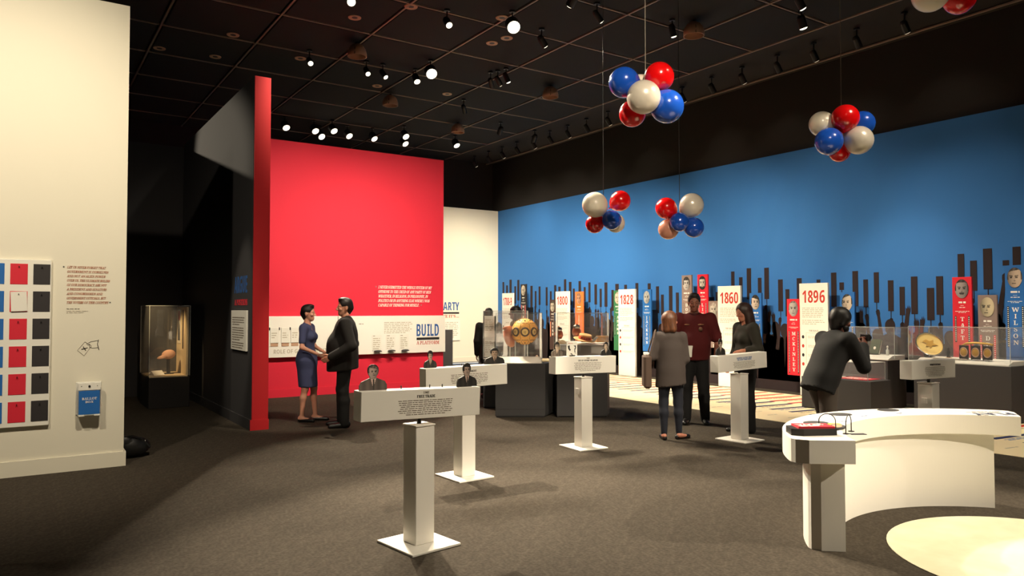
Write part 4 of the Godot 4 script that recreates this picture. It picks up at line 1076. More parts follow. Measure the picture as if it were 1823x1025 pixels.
	put("knob", MB.new().ball(Vector3(0.05, 0.05, 0), Vector3(0.022, 0.022, 0.022), 10, 8).done(), M.fixture_brown, tool)
	# two torch lamps
	var n := 0
	for q in [[0.63, -0.85, "copper-and-silver torch lamp standing just behind the round lantern's case", 0.42], [0.93, -0.93, "copper-and-silver torch lamp standing behind the white 1800 panel's foot", 0.46]]:
		var t := thing("torch_lamp", q[2], "torch lamp", o + B * Vector3(q[0], 0.722, q[1]), turn)
		put("shade", MB.new().lathe(PackedVector2Array([Vector2(0.0, 0.0), Vector2(0.05, 0.0), Vector2(0.075, 0.05), Vector2(0.07, 0.1), Vector2(0.045, 0.15), Vector2(0.03, 0.19), Vector2(0.0, 0.21)]), 18, Transform3D(Basis(), Vector3(0, q[3], 0))).done(), mat(Color(0.72, 0.42, 0.30), 0.3, 0.7), t)
		put("collar", MB.new().lathe(PackedVector2Array([Vector2(0.045, 0.0), Vector2(0.06, 0.02), Vector2(0.05, 0.05), Vector2(0.0, 0.06)]), 16, Transform3D(Basis(), Vector3(0, q[3] + 0.1 + 0.03, 0.03))).done(), M.chrome, t)
		put("pole", MB.new().rod(Vector3.ZERO, Vector3(0, q[3], 0), 0.015, 10).rod(Vector3.ZERO, Vector3(0, 0.012, 0), 0.06, 14).done(), M.fixture_brown, t)
		n += 1
	# tin plaques behind: a pale palette shape
	var pal := thing("tin_plaque", "pale yellow rounded plaque with a dark notch between the two plinths", "plaque", o + B * Vector3(0.66, 0.722, -0.45), turn)
	put("plate", MB.new().prism(oval(0.16, 0.18, 22), -0.006, 0.006, at(Vector3(0, 0.33, 0))).done(), mat(Color(0.85, 0.70, 0.38), 0.6), pal)
	put("notch", MB.new().prism(oval(0.03, 0.05, 12), 0.006, 0.008, at(Vector3(0.045, 0.33, 0))).done(), M.black, pal)
	put("stand", MB.new().rod(Vector3.ZERO, Vector3(0, 0.25, 0), 0.01, 8).done(), M.edge, pal)
	# the straw hat
	var h := thing("straw_hat", "straw boater hat with a red lettered band in the glass case", "hat", o + B * Vector3(1.02, 1.105, -0.5), turn)
	var tilt := Transform3D(Basis(Vector3.BACK, -0.17) * Basis(Vector3.RIGHT, 0.2), Vector3(0, 0.035, 0))
	var straw := mat(Color(0.90, 0.70, 0.45), 0.7)
	put("brim", MB.new().lathe(PackedVector2Array([Vector2(0.08, 0.0), Vector2(0.15, 0.003), Vector2(0.178, 0.002), Vector2(0.18, 0.008), Vector2(0.15, 0.012), Vector2(0.09, 0.012)]), 36, tilt * Transform3D(Basis.from_scale(Vector3(1, 1, 0.85)), Vector3.ZERO)).done(), straw, h)
	put("crown", MB.new().lathe(PackedVector2Array([Vector2(0.1, 0.0), Vector2(0.1, 0.08), Vector2(0.092, 0.09), Vector2(0.0, 0.094)]), 32, tilt * Transform3D(Basis.from_scale(Vector3(1, 1, 0.85)), Vector3.ZERO)).done(), straw, h)
	put("hatband", MB.new().lathe(PackedVector2Array([Vector2(0.1, 0.012), Vector2(0.103, 0.013), Vector2(0.103, 0.062), Vector2(0.1, 0.063)]), 32, tilt * Transform3D(Basis.from_scale(Vector3(1, 1, 0.85)), Vector3.ZERO)).done(), mat(Color(0.80, 0.32, 0.16), 0.7), h)
	for k in 4:
		var a := -0.6 + 0.4 * k
		text("letter", "NASH"[k], M.black, h, tilt * Transform3D(Basis(Vector3.UP, a), Vector3(sin(a) * 0.104, 0.037, cos(a) * 0.104 * 0.85)), 0.03)
	put("block", boxm(Vector3(0.1, 0.03, 0.08), 0.004, Vector3(0, 0.012, -0.02)), M.edge, h)
	var hb := thing("tan_box", "small tan card box beside the straw hat", "box", o + B * Vector3(1.28, 1.1, -0.55), turn)
	put("carton", boxm(Vector3(0.14, 0.1, 0.1), 0.003, Vector3(0, 0.05, 0)), mat(Color(0.74, 0.55, 0.34), 0.7), hb)
	put("emblem", MB.new().prism(oval(0.04, 0.04, 14), 0.05, 0.0515, at(Vector3(0.02, 0.055, 0))).done(), M.fixture_brown, hb)
	var fl := thing("paper_fan", "cream paper fan leaning on the tan box by the straw hat", "fan", o + B * Vector3(1.15, 1.1, -0.44), turn)
	put("leaf", MB.new().prism(PackedVector2Array([Vector2(0, 0.0), Vector2(0.08, 0.085), Vector2(0.05, 0.1), Vector2(0.01, 0.07), Vector2(-0.03, 0.02)]), -0.004, 0.004).done(), M.paper, fl)
	put("handle", boxm(Vector3(0.06, 0.008, 0.008), 0.0, Vector3(-0.02, 0.004, 0)), M.fixture_brown, fl)

	# ---- the cases by the blue wall; their own z looks towards -x of the world, x runs towards the viewer
	var W := -PI / 2
	p = thing("case_plinth", "dark plinth under the two old books, by the blue wall", "plinth", Vector3(11.6, 0, -7.05), W)
	put("block", boxm(Vector3(1.0, 0.78, 0.55), 0.004, Vector3(-0.05, 0.41, -0.30)), M.plinth, p)
	put("toe_kick", boxm(Vector3(0.96, 0.02, 0.5), 0.0, Vector3(-0.05, 0.01, -0.30)), M.black, p)
	put("deck", MB.new().prism(PackedVector2Array([Vector2(-0.02, 0.80), Vector2(-0.02, 0.815), Vector2(-0.16, 0.87), Vector2(-0.52, 0.87), Vector2(-0.52, 0.80)]), -0.46, 0.54, Transform3D(Basis(Vector3.UP, -PI / 2), Vector3(0, 0, 0))).done(), M.paper, p)
	put("lower_block", boxm(Vector3(1.2, 0.5, 0.55), 0.004, Vector3(0.05, 0.27, 0.52)), M.plinth, p)
	put("lower_toe_kick", boxm(Vector3(1.15, 0.02, 0.5), 0.0, Vector3(0.05, 0.01, 0.52)), M.black, p)
	c = thing("glass_case", "clear glass cover over the two old books", "glass case", Vector3(11.6, 0, -7.05), W)
	glass_box("pane", c, Vector3(0.02, 1.08, -0.27), Vector3(1.12, 0.5, 0.54))
	c = thing("glass_case", "low clear glass cover over white and red papers below the books", "glass case", Vector3(11.6, 0, -7.05), W)
	glass_box("pane", c, Vector3(0.12, 0.66, 0.5), Vector3(0.9, 0.27, 0.48))
	var pw := thing("white_paper", "flat white sheet on the low shelf below the books", "paper", Vector3(11.1, 0.523, -7.35), W)
	put("sheet", boxm(Vector3(0.5, 0.006, 0.35), 0.001, Vector3(0, 0.003, 0)), M.paper, pw)
	small_print("print", M.faint_ink, pw, Transform3D(Basis(Vector3.RIGHT, -PI / 2), Vector3(0, 0.0062, 0)), 0.4, 0.28, 8, 84)
	var rp := thing("red_paper", "flat red printed sheet on the low shelf below the books", "paper", Vector3(11.1, 0.523, -6.78), W)
	put("sheet", boxm(Vector3(0.5, 0.006, 0.38), 0.001, Vector3(0, 0.003, 0)), M.card_red, rp)
	small_print("print", M.paper, rp, Transform3D(Basis(Vector3.RIGHT, -PI / 2), Vector3(0, 0.0062, 0)), 0.4, 0.28, 6, 85)
	for q in [[-7.23, Color(0.78, 0.52, 0.12), "mustard yellow old book propped up in the glass case", M.fixture_brown, 0.17, 0.22], [-6.96, Color(0.27, 0.31, 0.24), "dark green old book with a pale round seal propped up in the glass case", M.paper, 0.19, 0.25]]:
		var bk := thing("old_book", q[2], "book", Vector3(11.84, 0.872, q[0]), W - 0.18)
		var lean := Basis(Vector3.RIGHT, -0.3)
		var cm := mat(q[1], 0.6)
		put("cover", MB.new().box(lean * Vector3(0, q[5] * 0.5 + 0.012, 0.0), Vector3(q[4], q[5], 0.008), 0.002, lean).box(lean * Vector3(0, q[5] * 0.5 + 0.012, -0.034), Vector3(q[4], q[5], 0.006), 0.002, lean).box(lean * Vector3(-q[4] * 0.5, q[5] * 0.5 + 0.012, -0.017), Vector3(0.006, q[5], 0.04), 0.002, lean).done(), cm, bk)
		put("pages", MB.new().box(lean * Vector3(0.002, q[5] * 0.5 + 0.012, -0.017), Vector3(q[4] - 0.012, q[5] - 0.012, 0.026), 0.0, lean).done(), M.paper, bk)
		put("seal", MB.new().prism(oval(0.05, 0.05, 16), 0.0042, 0.006, Transform3D(lean, lean * Vector3(0.0, q[5] * 0.45, 0.0))).done(), q[3], bk)
		put("stand", boxm(Vector3(q[4] * 0.8, 0.012, 0.07), 0.002, Vector3(0, 0.006, 0)), M.fixture, bk)
	var bo := thing("small_bottle", "tiny clear bottle beside the green book", "bottle", Vector3(11.84, 0.872, -6.72), W)
	put("bottle_body", MB.new().lathe(PackedVector2Array([Vector2(0, 0), Vector2(0.024, 0.0), Vector2(0.026, 0.08), Vector2(0.012, 0.1), Vector2(0.012, 0.115), Vector2(0, 0.116)]), 14).done(), M.edge, bo)
	put("stopper", MB.new().ball(Vector3(0, 0.135, 0), Vector3(0.016, 0.02, 0.016), 10, 8).done(), M.paper, bo)
	# the last case
	p = thing("case_plinth", "long dark plinth at the end of the wall, under the medallions", "plinth", Vector3(11.5, 0, -5.45), W)
	put("block", boxm(Vector3(1.35, 0.8, 0.66), 0.004, Vector3(0.0, 0.42, -0.34)), M.plinth, p)
	put("toe_kick", boxm(Vector3(1.3, 0.02, 0.6), 0.0, Vector3(0.0, 0.01, -0.34)), M.black, p)
	put("deck", MB.new().prism(PackedVector2Array([Vector2(-0.03, 0.82), Vector2(-0.03, 0.835), Vector2(-0.15, 0.88), Vector2(-0.62, 0.88), Vector2(-0.62, 0.82)]), -0.64, 0.64, Transform3D(Basis(Vector3.UP, -PI / 2), Vector3(0, 0, 0))).done(), M.paper, p)
	put("label_strip", boxm(Vector3(0.5, 0.008, 0.06), 0.001, Vector3(-0.2, 0.886, -0.14)), M.white, p)
	c = thing("glass_case", "clear glass cover over the eagle plate and the medallions", "glass case", Vector3(11.5, 0, -5.45), W)
	glass_box("pane", c, Vector3(-0.05, 1.09, -0.34), Vector3(1.42, 0.54, 0.62))
	var pt := thing("eagle_plate", "tilted oval gilt plate with a raised bird in the last glass case", "plate", Vector3(11.72, 0.882, -5.98), W)
	var tl := Basis(Vector3.BACK, -0.55 + 0.0) * Basis(Vector3.RIGHT, -0.3)
	var gold := mat(Color(0.80, 0.63, 0.26), 0.35, 0.5)
	var pc := Vector3(0, 0.2, 0)
	put("dish", MB.new().lathe(PackedVector2Array([Vector2(0.0, 0.0), Vector2(0.13, 0.004), Vector2(0.15, 0.012), Vector2(0.16, 0.024)]), 36, Transform3D(tl * Basis(Vector3.RIGHT, PI / 2) * Basis.from_scale(Vector3(1.3, 1, 0.95)), pc)).done(), mat(Color(0.88, 0.77, 0.46), 0.4), pt)
	put("rim", MB.new().lathe(PackedVector2Array([Vector2(0.155, 0.02), Vector2(0.166, 0.03), Vector2(0.172, 0.026), Vector2(0.166, 0.014)]), 36, Transform3D(tl * Basis(Vector3.RIGHT, PI / 2) * Basis.from_scale(Vector3(1.3, 1, 0.95)), pc)).done(), M.chrome, pt)
	put("bird_relief", MB.new().prism(PackedVector2Array([Vector2(-0.11, -0.03), Vector2(-0.04, -0.015), Vector2(-0.02, -0.06), Vector2(0.01, -0.03), Vector2(0.05, -0.05), Vector2(0.045, 0.0), Vector2(0.11, 0.05), Vector2(0.03, 0.04), Vector2(0.0, 0.08), Vector2(-0.03, 0.035), Vector2(-0.09, 0.03)]), 0.004, 0.014, Transform3D(tl, pc)).done(), gold, pt)
	put("stand", MB.new().rod(Vector3(0, 0, 0), Vector3(0, 0.1, -0.02), 0.008, 8).rod(Vector3.ZERO, Vector3(0, 0.01, 0), 0.07, 14).done(), M.fixture, pt)
	var names := ["first", "second", "third"]
	for k in 3:
		var md := thing("gilt_medallion", "round gilt medallion on a dark mount, %s of three from the grey banner's edge" % names[k], "medallion", Vector3(11.6, 0.882, -5.44 + 0.16 * k), W, "gilt medallions")
		put("mount", MB.new().box(Vector3(0, 0.11, -0.02), Vector3(0.13, 0.2, 0.02), 0.004).done(), M.fixture, md)
		put("dial", MB.new().lathe(PackedVector2Array([Vector2(0.0, 0.012), Vector2(0.03, 0.01), Vector2(0.046, 0.0)]).duplicate(), 22, Transform3D(Basis(Vector3.RIGHT, PI / 2) * Basis.from_scale(Vector3(1, 1, 1.25)), Vector3(0, 0.11, -0.01))).done(), gold, md)
		put("ring", MB.new().lathe(PackedVector2Array([Vector2(0.044, 0.0), Vector2(0.05, 0.012), Vector2(0.057, 0.0)]), 22, Transform3D(Basis(Vector3.RIGHT, PI / 2) * Basis.from_scale(Vector3(1, 1, 1.25)), Vector3(0, 0.11, -0.01))).done(), M.fixture_brown, md)
	var mh := thing("medallion_canopy", "arched gilt bar over the three medallions", "ornament", Vector3(11.62, 0.882, -5.28), W)
	put("arch", MB.new().path([Vector3(-0.2, 0.2, -0.03), Vector3(-0.14, 0.235, -0.03), Vector3(0, 0.25, -0.03), Vector3(0.14, 0.24, -0.03), Vector3(0.22, 0.225, -0.03)], 0.016, 8).done(), gold, mh)
	put("post", MB.new().rod(Vector3(0.08, 0, -0.05), Vector3(0.08, 0.25, -0.04), 0.008, 8).rod(Vector3(-0.08, 0, -0.05), Vector3(-0.08, 0.25, -0.04), 0.008, 8).done(), M.fixture, mh)
	var fig := thing("figurine", "little dark figurine before the red banner in the last glass case", "figurine", Vector3(11.75, 0.882, -5.72), W)
	put("figure", MB.new().lathe(PackedVector2Array([Vector2(0, 0.012), Vector2(0.03, 0.012), Vector2(0.018, 0.05), Vector2(0.028, 0.09), Vector2(0.01, 0.115), Vector2(0.02, 0.135), Vector2(0.012, 0.16), Vector2(0, 0.165)]), 14).done(), M.fixture, fig)
	put("pedestal", boxm(Vector3(0.07, 0.012, 0.07), 0.002, Vector3(0, 0.006, 0)), M.fixture_brown, fig)

	# the case in the dim alcove
	var D := Vector3(2.05, 0, -13.85)
	p = thing("case_plinth", "black plinth of the lit case in the dim alcove", "plinth", D)
	put("block", boxm(Vector3(0.62, 0.50, 1.0), 0.004, Vector3(0.06, 0.25, 0)), M.black_wall, p)
	put("back_board", boxm(Vector3(0.03, 1.14, 0.94), 0.002, Vector3(0.335, 1.09, 0.0)), mat(Color(0.80, 0.72, 0.58), 0.7), p)
	put("deck", boxm(Vector3(0.58, 0.02, 0.96), 0.002, Vector3(0.05, 0.511, 0)), mat(Color(0.80, 0.72, 0.58), 0.7), p)
	c = thing("glass_case", "clear glass cover of the lit case in the dim alcove", "glass case", D)
	glass_box("pane", c, Vector3(0.06, 1.10, 0), Vector3(0.62, 1.16, 1.0))
	var po := thing("photo_poster", "poster of a red-faced man in a suit inside the alcove case", "poster", D + Vector3(0.316, 1.33, -0.2), W)
	put("sheet", boxm(Vector3(0.3, 0.6, 0.004), 0.0), mat(Color(0.84, 0.8, 0.72), 0.7), po)
	put("face_print", MB.new().prism(oval(0.2, 0.18, 18), 0.002, 0.0035, at(Vector3(0, 0.18, 0))).done(), mat(Color(0.78, 0.28, 0.2), 0.7), po)
	put("suit_print", MB.new().prism(PackedVector2Array([Vector2(-0.1, -0.25), Vector2(0.1, -0.25), Vector2(0.09, 0.0), Vector2(0.03, 0.08), Vector2(0, -0.1), Vector2(-0.03, 0.08), Vector2(-0.09, 0.0)]), 0.002, 0.0035).done(), M.plinth, po)
	var ph := thing("photo_strip", "tall dark photograph strip next to the red-faced man's poster", "poster", D + Vector3(0.316, 1.28, 0.16), W)
	put("sheet", boxm(Vector3(0.09, 0.66, 0.004), 0.0), M.fixture, ph)
	put("margin", boxm(Vector3(0.1, 0.67, 0.002), 0.0, Vector3(0, 0, -0.001)), M.fixture_brown, ph)
	var cap := thing("cloth_cap", "crumpled pink cloth cap on a stand in the alcove case", "hat", D + Vector3(0.12, 0.522, 0.0))
	put("crown", MB.new().ball(Vector3(0, 0.33, 0), Vector3(0.11, 0.08, 0.13), 18, 10, Basis(Vector3.BACK, 0.2)).ball(Vector3(-0.1, 0.29, 0.05), Vector3(0.09, 0.03, 0.09), 14, 8, Basis(Vector3.BACK, 0.25)).done(), mat(Color(0.78, 0.60, 0.50), 0.8), cap)
	put("stand", MB.new().rod(Vector3.ZERO, Vector3(0, 0.27, 0), 0.03, 12).rod(Vector3.ZERO, Vector3(0, 0.012, 0), 0.09, 16).done(), M.black, cap)
	var fo := thing("folded_card", "folded cream card on the front edge of the alcove case", "card", D + Vector3(-0.1, 0.522, 0.22), 0.5)
	put("leaf", MB.new().box(Vector3(0, 0.04, 0.045), Vector3(0.2, 0.004, 0.11), 0.0, Basis(Vector3.RIGHT, 0.75)).done(), M.paper, fo)
	put("leaf", MB.new().box(Vector3(0, 0.04, -0.03), Vector3(0.2, 0.004, 0.11), 0.0, Basis(Vector3.RIGHT, -0.75)).done(), M.paper, fo)
	var sp := SpotLight3D.new()
	sp.name = "case_beam"
	sp.position = D + Vector3(-0.9, 2.6, 0.9)
	add_child(sp)
	sp.look_at_from_position(sp.position, D + Vector3(0.25, 0.85, 0.0))
	sp.light_energy = 9.0
	sp.light_color = Color(1.0, 0.85, 0.62)
	sp.spot_angle = 16
	sp.spot_angle_attenuation = 0.6
	sp.light_size = 0.04
	sp.shadow_enabled = true
	# plain dark plinths by the far cream wall
	for q in [[10.0, -18.3, 1.05, "dark grey empty plinth right at the red wall's edge, before the cream wall"], [9.95, -16.2, 0.78, "dark grey empty plinth standing free before the cream end wall"]]:
		p = thing("case_plinth", q[3], "plinth", Vector3(q[0], 0, q[1]), turn)
		put("block", boxm(Vector3(0.3, q[2], 0.4), 0.004, Vector3(0, q[2] * 0.5, 0)), M.plinth, p)

# ------------------------------------------------------------------ the balloons

func make_balloons() -> void:
	var red := mat(Color(0.87, 0.05, 0.06), 0.2)
	var blue := mat(Color(0.10, 0.31, 0.72), 0.2, 0.05)
	var white := mat(Color(0.90, 0.86, 0.78), 0.28)
	var pearl := mat(Color(0.86, 0.82, 0.76), 0.28, 0.12)
	var pink := mat(Color(0.80, 0.55, 0.46), 0.25)
	for m in [red, blue, white, pearl, pink]:
		m.clearcoat_enabled = true
		m.clearcoat = 0.6
		m.clearcoat_roughness = 0.08
	var pr := PackedVector2Array()
	for j in 17:
		var a := -PI / 2 + PI * j / 16.0
		var r := cos(a)
		var y := sin(a)
		if y < -0.55:
			r = r * lerpf(1.0, 0.86, (-0.55 - y) / 0.45)
			y -= (-0.55 - y) * 0.35
		pr.append(Vector2(r, y))
	var shape := MB.new().lathe(pr, 28).done()
	var knot := MB.new().lathe(PackedVector2Array([Vector2(0.0, -1.32), Vector2(0.09, -1.3), Vector2(0.06, -1.22), Vector2(0.04, -1.18), Vector2(0.08, -1.12), Vector2(0.12, -1.08)]), 10).done()
	# [label, centre, what it holds: offset in the picture plane and towards the viewer, radius, colour]
	var R := Vector3(0.8323, 0, 0.5543)
	var T := Vector3(-0.5543, 0, 0.8323)
	var sets := [
		["largest balloon cluster, nearest the ceiling's middle, on a long string", Vector3(4.72, 3.58, -4.9), [[-0.197, 0.093, 0.02, 0.14, blue], [0.12, 0.143, 0.02, 0.135, red], [-0.015, 0.1, -0.15, 0.12, white], [-0.046, -0.08, 0.16, 0.15, pearl], [0.188, -0.128, 0.03, 0.152, blue], [-0.115, -0.178, -0.03, 0.122, red]], true],
		["balloon cluster on a string before the high edge of the blue wall", Vector3(7.36, 3.51, -4.65), [[-0.187, 0.12, -0.06, 0.135, white], [0.0, 0.145, 0.09, 0.145, red], [0.245, 0.122, -0.04, 0.132, blue], [-0.168, -0.1, 0.07, 0.148, blue], [0.145, -0.09, 0.08, 0.15, pearl], [-0.003, -0.182, -0.05, 0.115, red]], true],
		["balloon cluster low before the blue wall, white balloon on top", Vector3(6.28, 2.87, -7.3), [[-0.123, 0.084, 0.1, 0.163, white], [0.22, 0.151, -0.02, 0.134, red], [-0.109, -0.145, -0.05, 0.12, red], [0.094, -0.112, 0.09, 0.123, blue], [0.172, -0.128, -0.11, 0.122, white]], false],
		["balloon cluster low before the blue wall, red and pearl balloons on top", Vector3(7.1, 2.8, -6.76), [[-0.177, 0.122, 0.02, 0.138, red], [0.15, 0.16, 0.02, 0.156, pearl], [-0.03, -0.067, 0.12, 0.123, blue], [0.183, -0.126, 0.0, 0.13, blue], [-0.127, -0.138, -0.08, 0.134, pink]], false],
		["balloon cluster cut off by the top edge of the picture", Vector3(6.55, 4.3, -3.2), [[-0.12, 0.0, 0.05, 0.15, white], [0.155, -0.02, 0.0, 0.132, red], [0.03, 0.24, 0.02, 0.14, blue], [-0.2, 0.25, -0.05, 0.14, red]], true]]
	for s in sets:
		var c: Vector3 = s[1]
		var o := thing("balloon_cluster", s[0], "balloons", c, 0.0, "balloon clusters")
		var k := 0
		for a in s[2]:
			var p: Vector3 = R * a[0] + Vector3.UP * a[1] + T * a[2]
			var out := p.normalized()
			var y := out
			var x := y.cross(Vector3.UP if absf(y.y) < 0.9 else Vector3.RIGHT).normalized()
			var b := Basis(x, y, x.cross(y)).scaled(Vector3.ONE * float(a[3]))
			var m := put("balloon", shape, a[4], o)
			m.transform = Transform3D(b, p)
			put("knot", knot, a[4], m)
			put("tie", MB.new().rod(p - out * float(a[3]) * 1.28, out * 0.004, 0.004, 5).done(), a[4], o)
			k += 1
		put("string", MB.new().rod(Vector3(0, 0.0, 0), Vector3(-0.0, 6.293 - c.y, 0), 0.004, 6).done(), M.soft_ink if s[3] else M.fixture, o)

# ------------------------------------------------------------------ people

# a field of distances on a grid, joined smoothly and meshed as surface nets
class Field:
	var o: Vector3
	var c: float
	var nx: int
	var ny: int
	var nz: int
	var a := PackedFloat32Array()

	func _init(lo: Vector3, hi: Vector3, cell: float) -> void:
		o = lo
		c = cell
		nx = int(ceil((hi.x - lo.x) / c)) + 1
		ny = int(ceil((hi.y - lo.y) / c)) + 1
		nz = int(ceil((hi.z - lo.z) / c)) + 1
		a.resize(nx * ny * nz)
		a.fill(0.5)

	# a tapered capsule from p to q; sq below 1 flattens it along the axis ax
	func cap(p: Vector3, q: Vector3, r0: float, r1: float, k := 0.03, sq := 1.0, ax := Vector3(0, 0, 1)) -> Field:
		var m := maxf(r0, r1) + k + 2.5 * c
		var lo := p.min(q) - Vector3(m, m, m)
		var hi := p.max(q) + Vector3(m, m, m)
		var x0 := maxi(0, int(floor((lo.x - o.x) / c)))
		var y0 := maxi(0, int(floor((lo.y - o.y) / c)))
		var z0 := maxi(0, int(floor((lo.z - o.z) / c)))
		var x1 := mini(nx - 1, int(ceil((hi.x - o.x) / c)))
		var y1 := mini(ny - 1, int(ceil((hi.y - o.y) / c)))
		var z1 := mini(nz - 1, int(ceil((hi.z - o.z) / c)))
		var ba := q - p
		var bb := maxf(ba.length_squared(), 1e-9)
		var stretch := 1.0 / sq - 1.0
		for z in range(z0, z1 + 1):
			for y in range(y0, y1 + 1):
				var i := (z * ny + y) * nx + x0
				for x in range(x0, x1 + 1):
					var d := Vector3(o.x + x * c, o.y + y * c, o.z + z * c) - p
					var t := clampf(d.dot(ba) / bb, 0.0, 1.0)
					d -= ba * t
					if stretch != 0.0:
						d += ax * (d.dot(ax) * stretch)
					var f := d.length() - (r0 + (r1 - r0) * t)
					var e := a[i]
					var h := k - absf(e - f)
					if h > 0.0:
						a[i] = minf(e, f) - h * h / (4.0 * k)
					elif f < e:
						a[i] = f
					i += 1
		return self

	# an ellipsoid turned by b; with carve it is cut away
	func ell(p: Vector3, r: Vector3, k := 0.02, b := Basis(), carve := false) -> Field:
		var m := maxf(r.x, maxf(r.y, r.z)) + k + 2.5 * c
		var x0 := maxi(0, int(floor((p.x - m - o.x) / c)))
		var y0 := maxi(0, int(floor((p.y - m - o.y) / c)))
		var z0 := maxi(0, int(floor((p.z - m - o.z) / c)))
		var x1 := mini(nx - 1, int(ceil((p.x + m - o.x) / c)))
		var y1 := mini(ny - 1, int(ceil((p.y + m - o.y) / c)))
		var z1 := mini(nz - 1, int(ceil((p.z + m - o.z) / c)))
		var bt := b.transposed()
		var ir := Vector3(1.0 / r.x, 1.0 / r.y, 1.0 / r.z)
		for z in range(z0, z1 + 1):
			for y in range(y0, y1 + 1):
				var i := (z * ny + y) * nx + x0
				for x in range(x0, x1 + 1):
					var d := bt * (Vector3(o.x + x * c, o.y + y * c, o.z + z * c) - p) * ir
					var k0 := d.length()
					var k1 := (d * ir).length()
					var f := (k0 * (k0 - 1.0) / k1) if k1 > 1e-6 else -minf(r.x, minf(r.y, r.z))
					var e := a[i]
					if carve:
						a[i] = maxf(e, -f)
					else:
						var h := k - absf(e - f)
						if h > 0.0:
							a[i] = minf(e, f) - h * h / (4.0 * k)
						elif f < e:
							a[i] = f
					i += 1
		return self

	# keeps what lies behind the plane through p
	func cut(p: Vector3, n: Vector3) -> Field:
		var i := 0
		for z in nz:
			for y in ny:
				for x in nx:
					var f := (Vector3(o.x + x * c, o.y + y * c, o.z + z * c) - p).dot(n)
					if f > a[i]:
						a[i] = f
					i += 1
		return self

	func grab(x: int, y: int, z: int) -> float:
		return a[(clampi(z, 0, nz - 1) * ny + clampi(y, 0, ny - 1)) * nx + clampi(x, 0, nx - 1)]

	func net(mb: MB, b := Transform3D()) -> MB:
		var at := {}
		var sy := nx
		var sz := nx * ny
		for z in nz - 1:
			for y in ny - 1:
				var i := z * sz + y * sy
				for x in nx - 1:
					var v0 := a[i]
					var n := int(v0 < 0.0) + int(a[i + 1] < 0.0) + int(a[i + sy] < 0.0) + int(a[i + sy + 1] < 0.0) + int(a[i + sz] < 0.0) + int(a[i + sz + 1] < 0.0) + int(a[i + sz + sy] < 0.0) + int(a[i + sz + sy + 1] < 0.0)
					if n > 0 and n < 8:
						var s := Vector3.ZERO
						var cnt := 0
						var e := [v0, a[i + 1], a[i + sy], a[i + sy + 1], a[i + sz], a[i + sz + 1], a[i + sz + sy], a[i + sz + sy + 1]]
						for j in 8:
							for ax in [1, 2, 4]:
								if not (j & ax):
									var f0: float = e[j]
									var f1: float = e[j | ax]
									if (f0 < 0.0) != (f1 < 0.0):
										var t := f0 / (f0 - f1)
										s += Vector3(float(j & 1) + (t if ax == 1 else 0.0), float((j >> 1) & 1) + (t if ax == 2 else 0.0), float((j >> 2) & 1) + (t if ax == 4 else 0.0))
										cnt += 1
						s /= cnt
						var g := Vector3(grab(x + 1, y, z) + grab(x + 1, y + 1, z + 1) - grab(x, y, z) - grab(x, y + 1, z + 1), grab(x, y + 1, z) + grab(x + 1, y + 1, z + 1) - grab(x, y, z) - grab(x + 1, y, z + 1), grab(x, y, z + 1) + grab(x + 1, y + 1, z + 1) - grab(x, y, z) - grab(x + 1, y + 1, z))
						at[i] = mb.vert(b * (o + (Vector3(x, y, z) + s) * c), (b.basis * g).normalized())
					i += 1
		for i in at:
			var x: int = i % nx
			var y: int = (i / nx) % ny
			var z: int = i / sz
			var inside := a[i] < 0.0
			if x < nx - 1 and y > 0 and z > 0 and inside != (a[i + 1] < 0.0):
				face(mb, at, i, i - sy, i - sy - sz, i - sz, inside)
			if y < ny - 1 and x > 0 and z > 0 and inside != (a[i + sy] < 0.0):
				face(mb, at, i, i - sz, i - sz - 1, i - 1, inside)
			if z < nz - 1 and x > 0 and y > 0 and inside != (a[i + sz] < 0.0):
				face(mb, at, i, i - 1, i - 1 - sy, i - sy, inside)
		return mb

	func face(mb: MB, at: Dictionary, p: int, q: int, r: int, s: int, flip: bool) -> void:
		if not (at.has(p) and at.has(q) and at.has(r) and at.has(s)):
			return
		if flip:
			mb.i.append_array(PackedInt32Array([at[p], at[s], at[r], at[p], at[r], at[q]]))
		else:
			mb.i.append_array(PackedInt32Array([at[p], at[q], at[r], at[p], at[r], at[s]]))

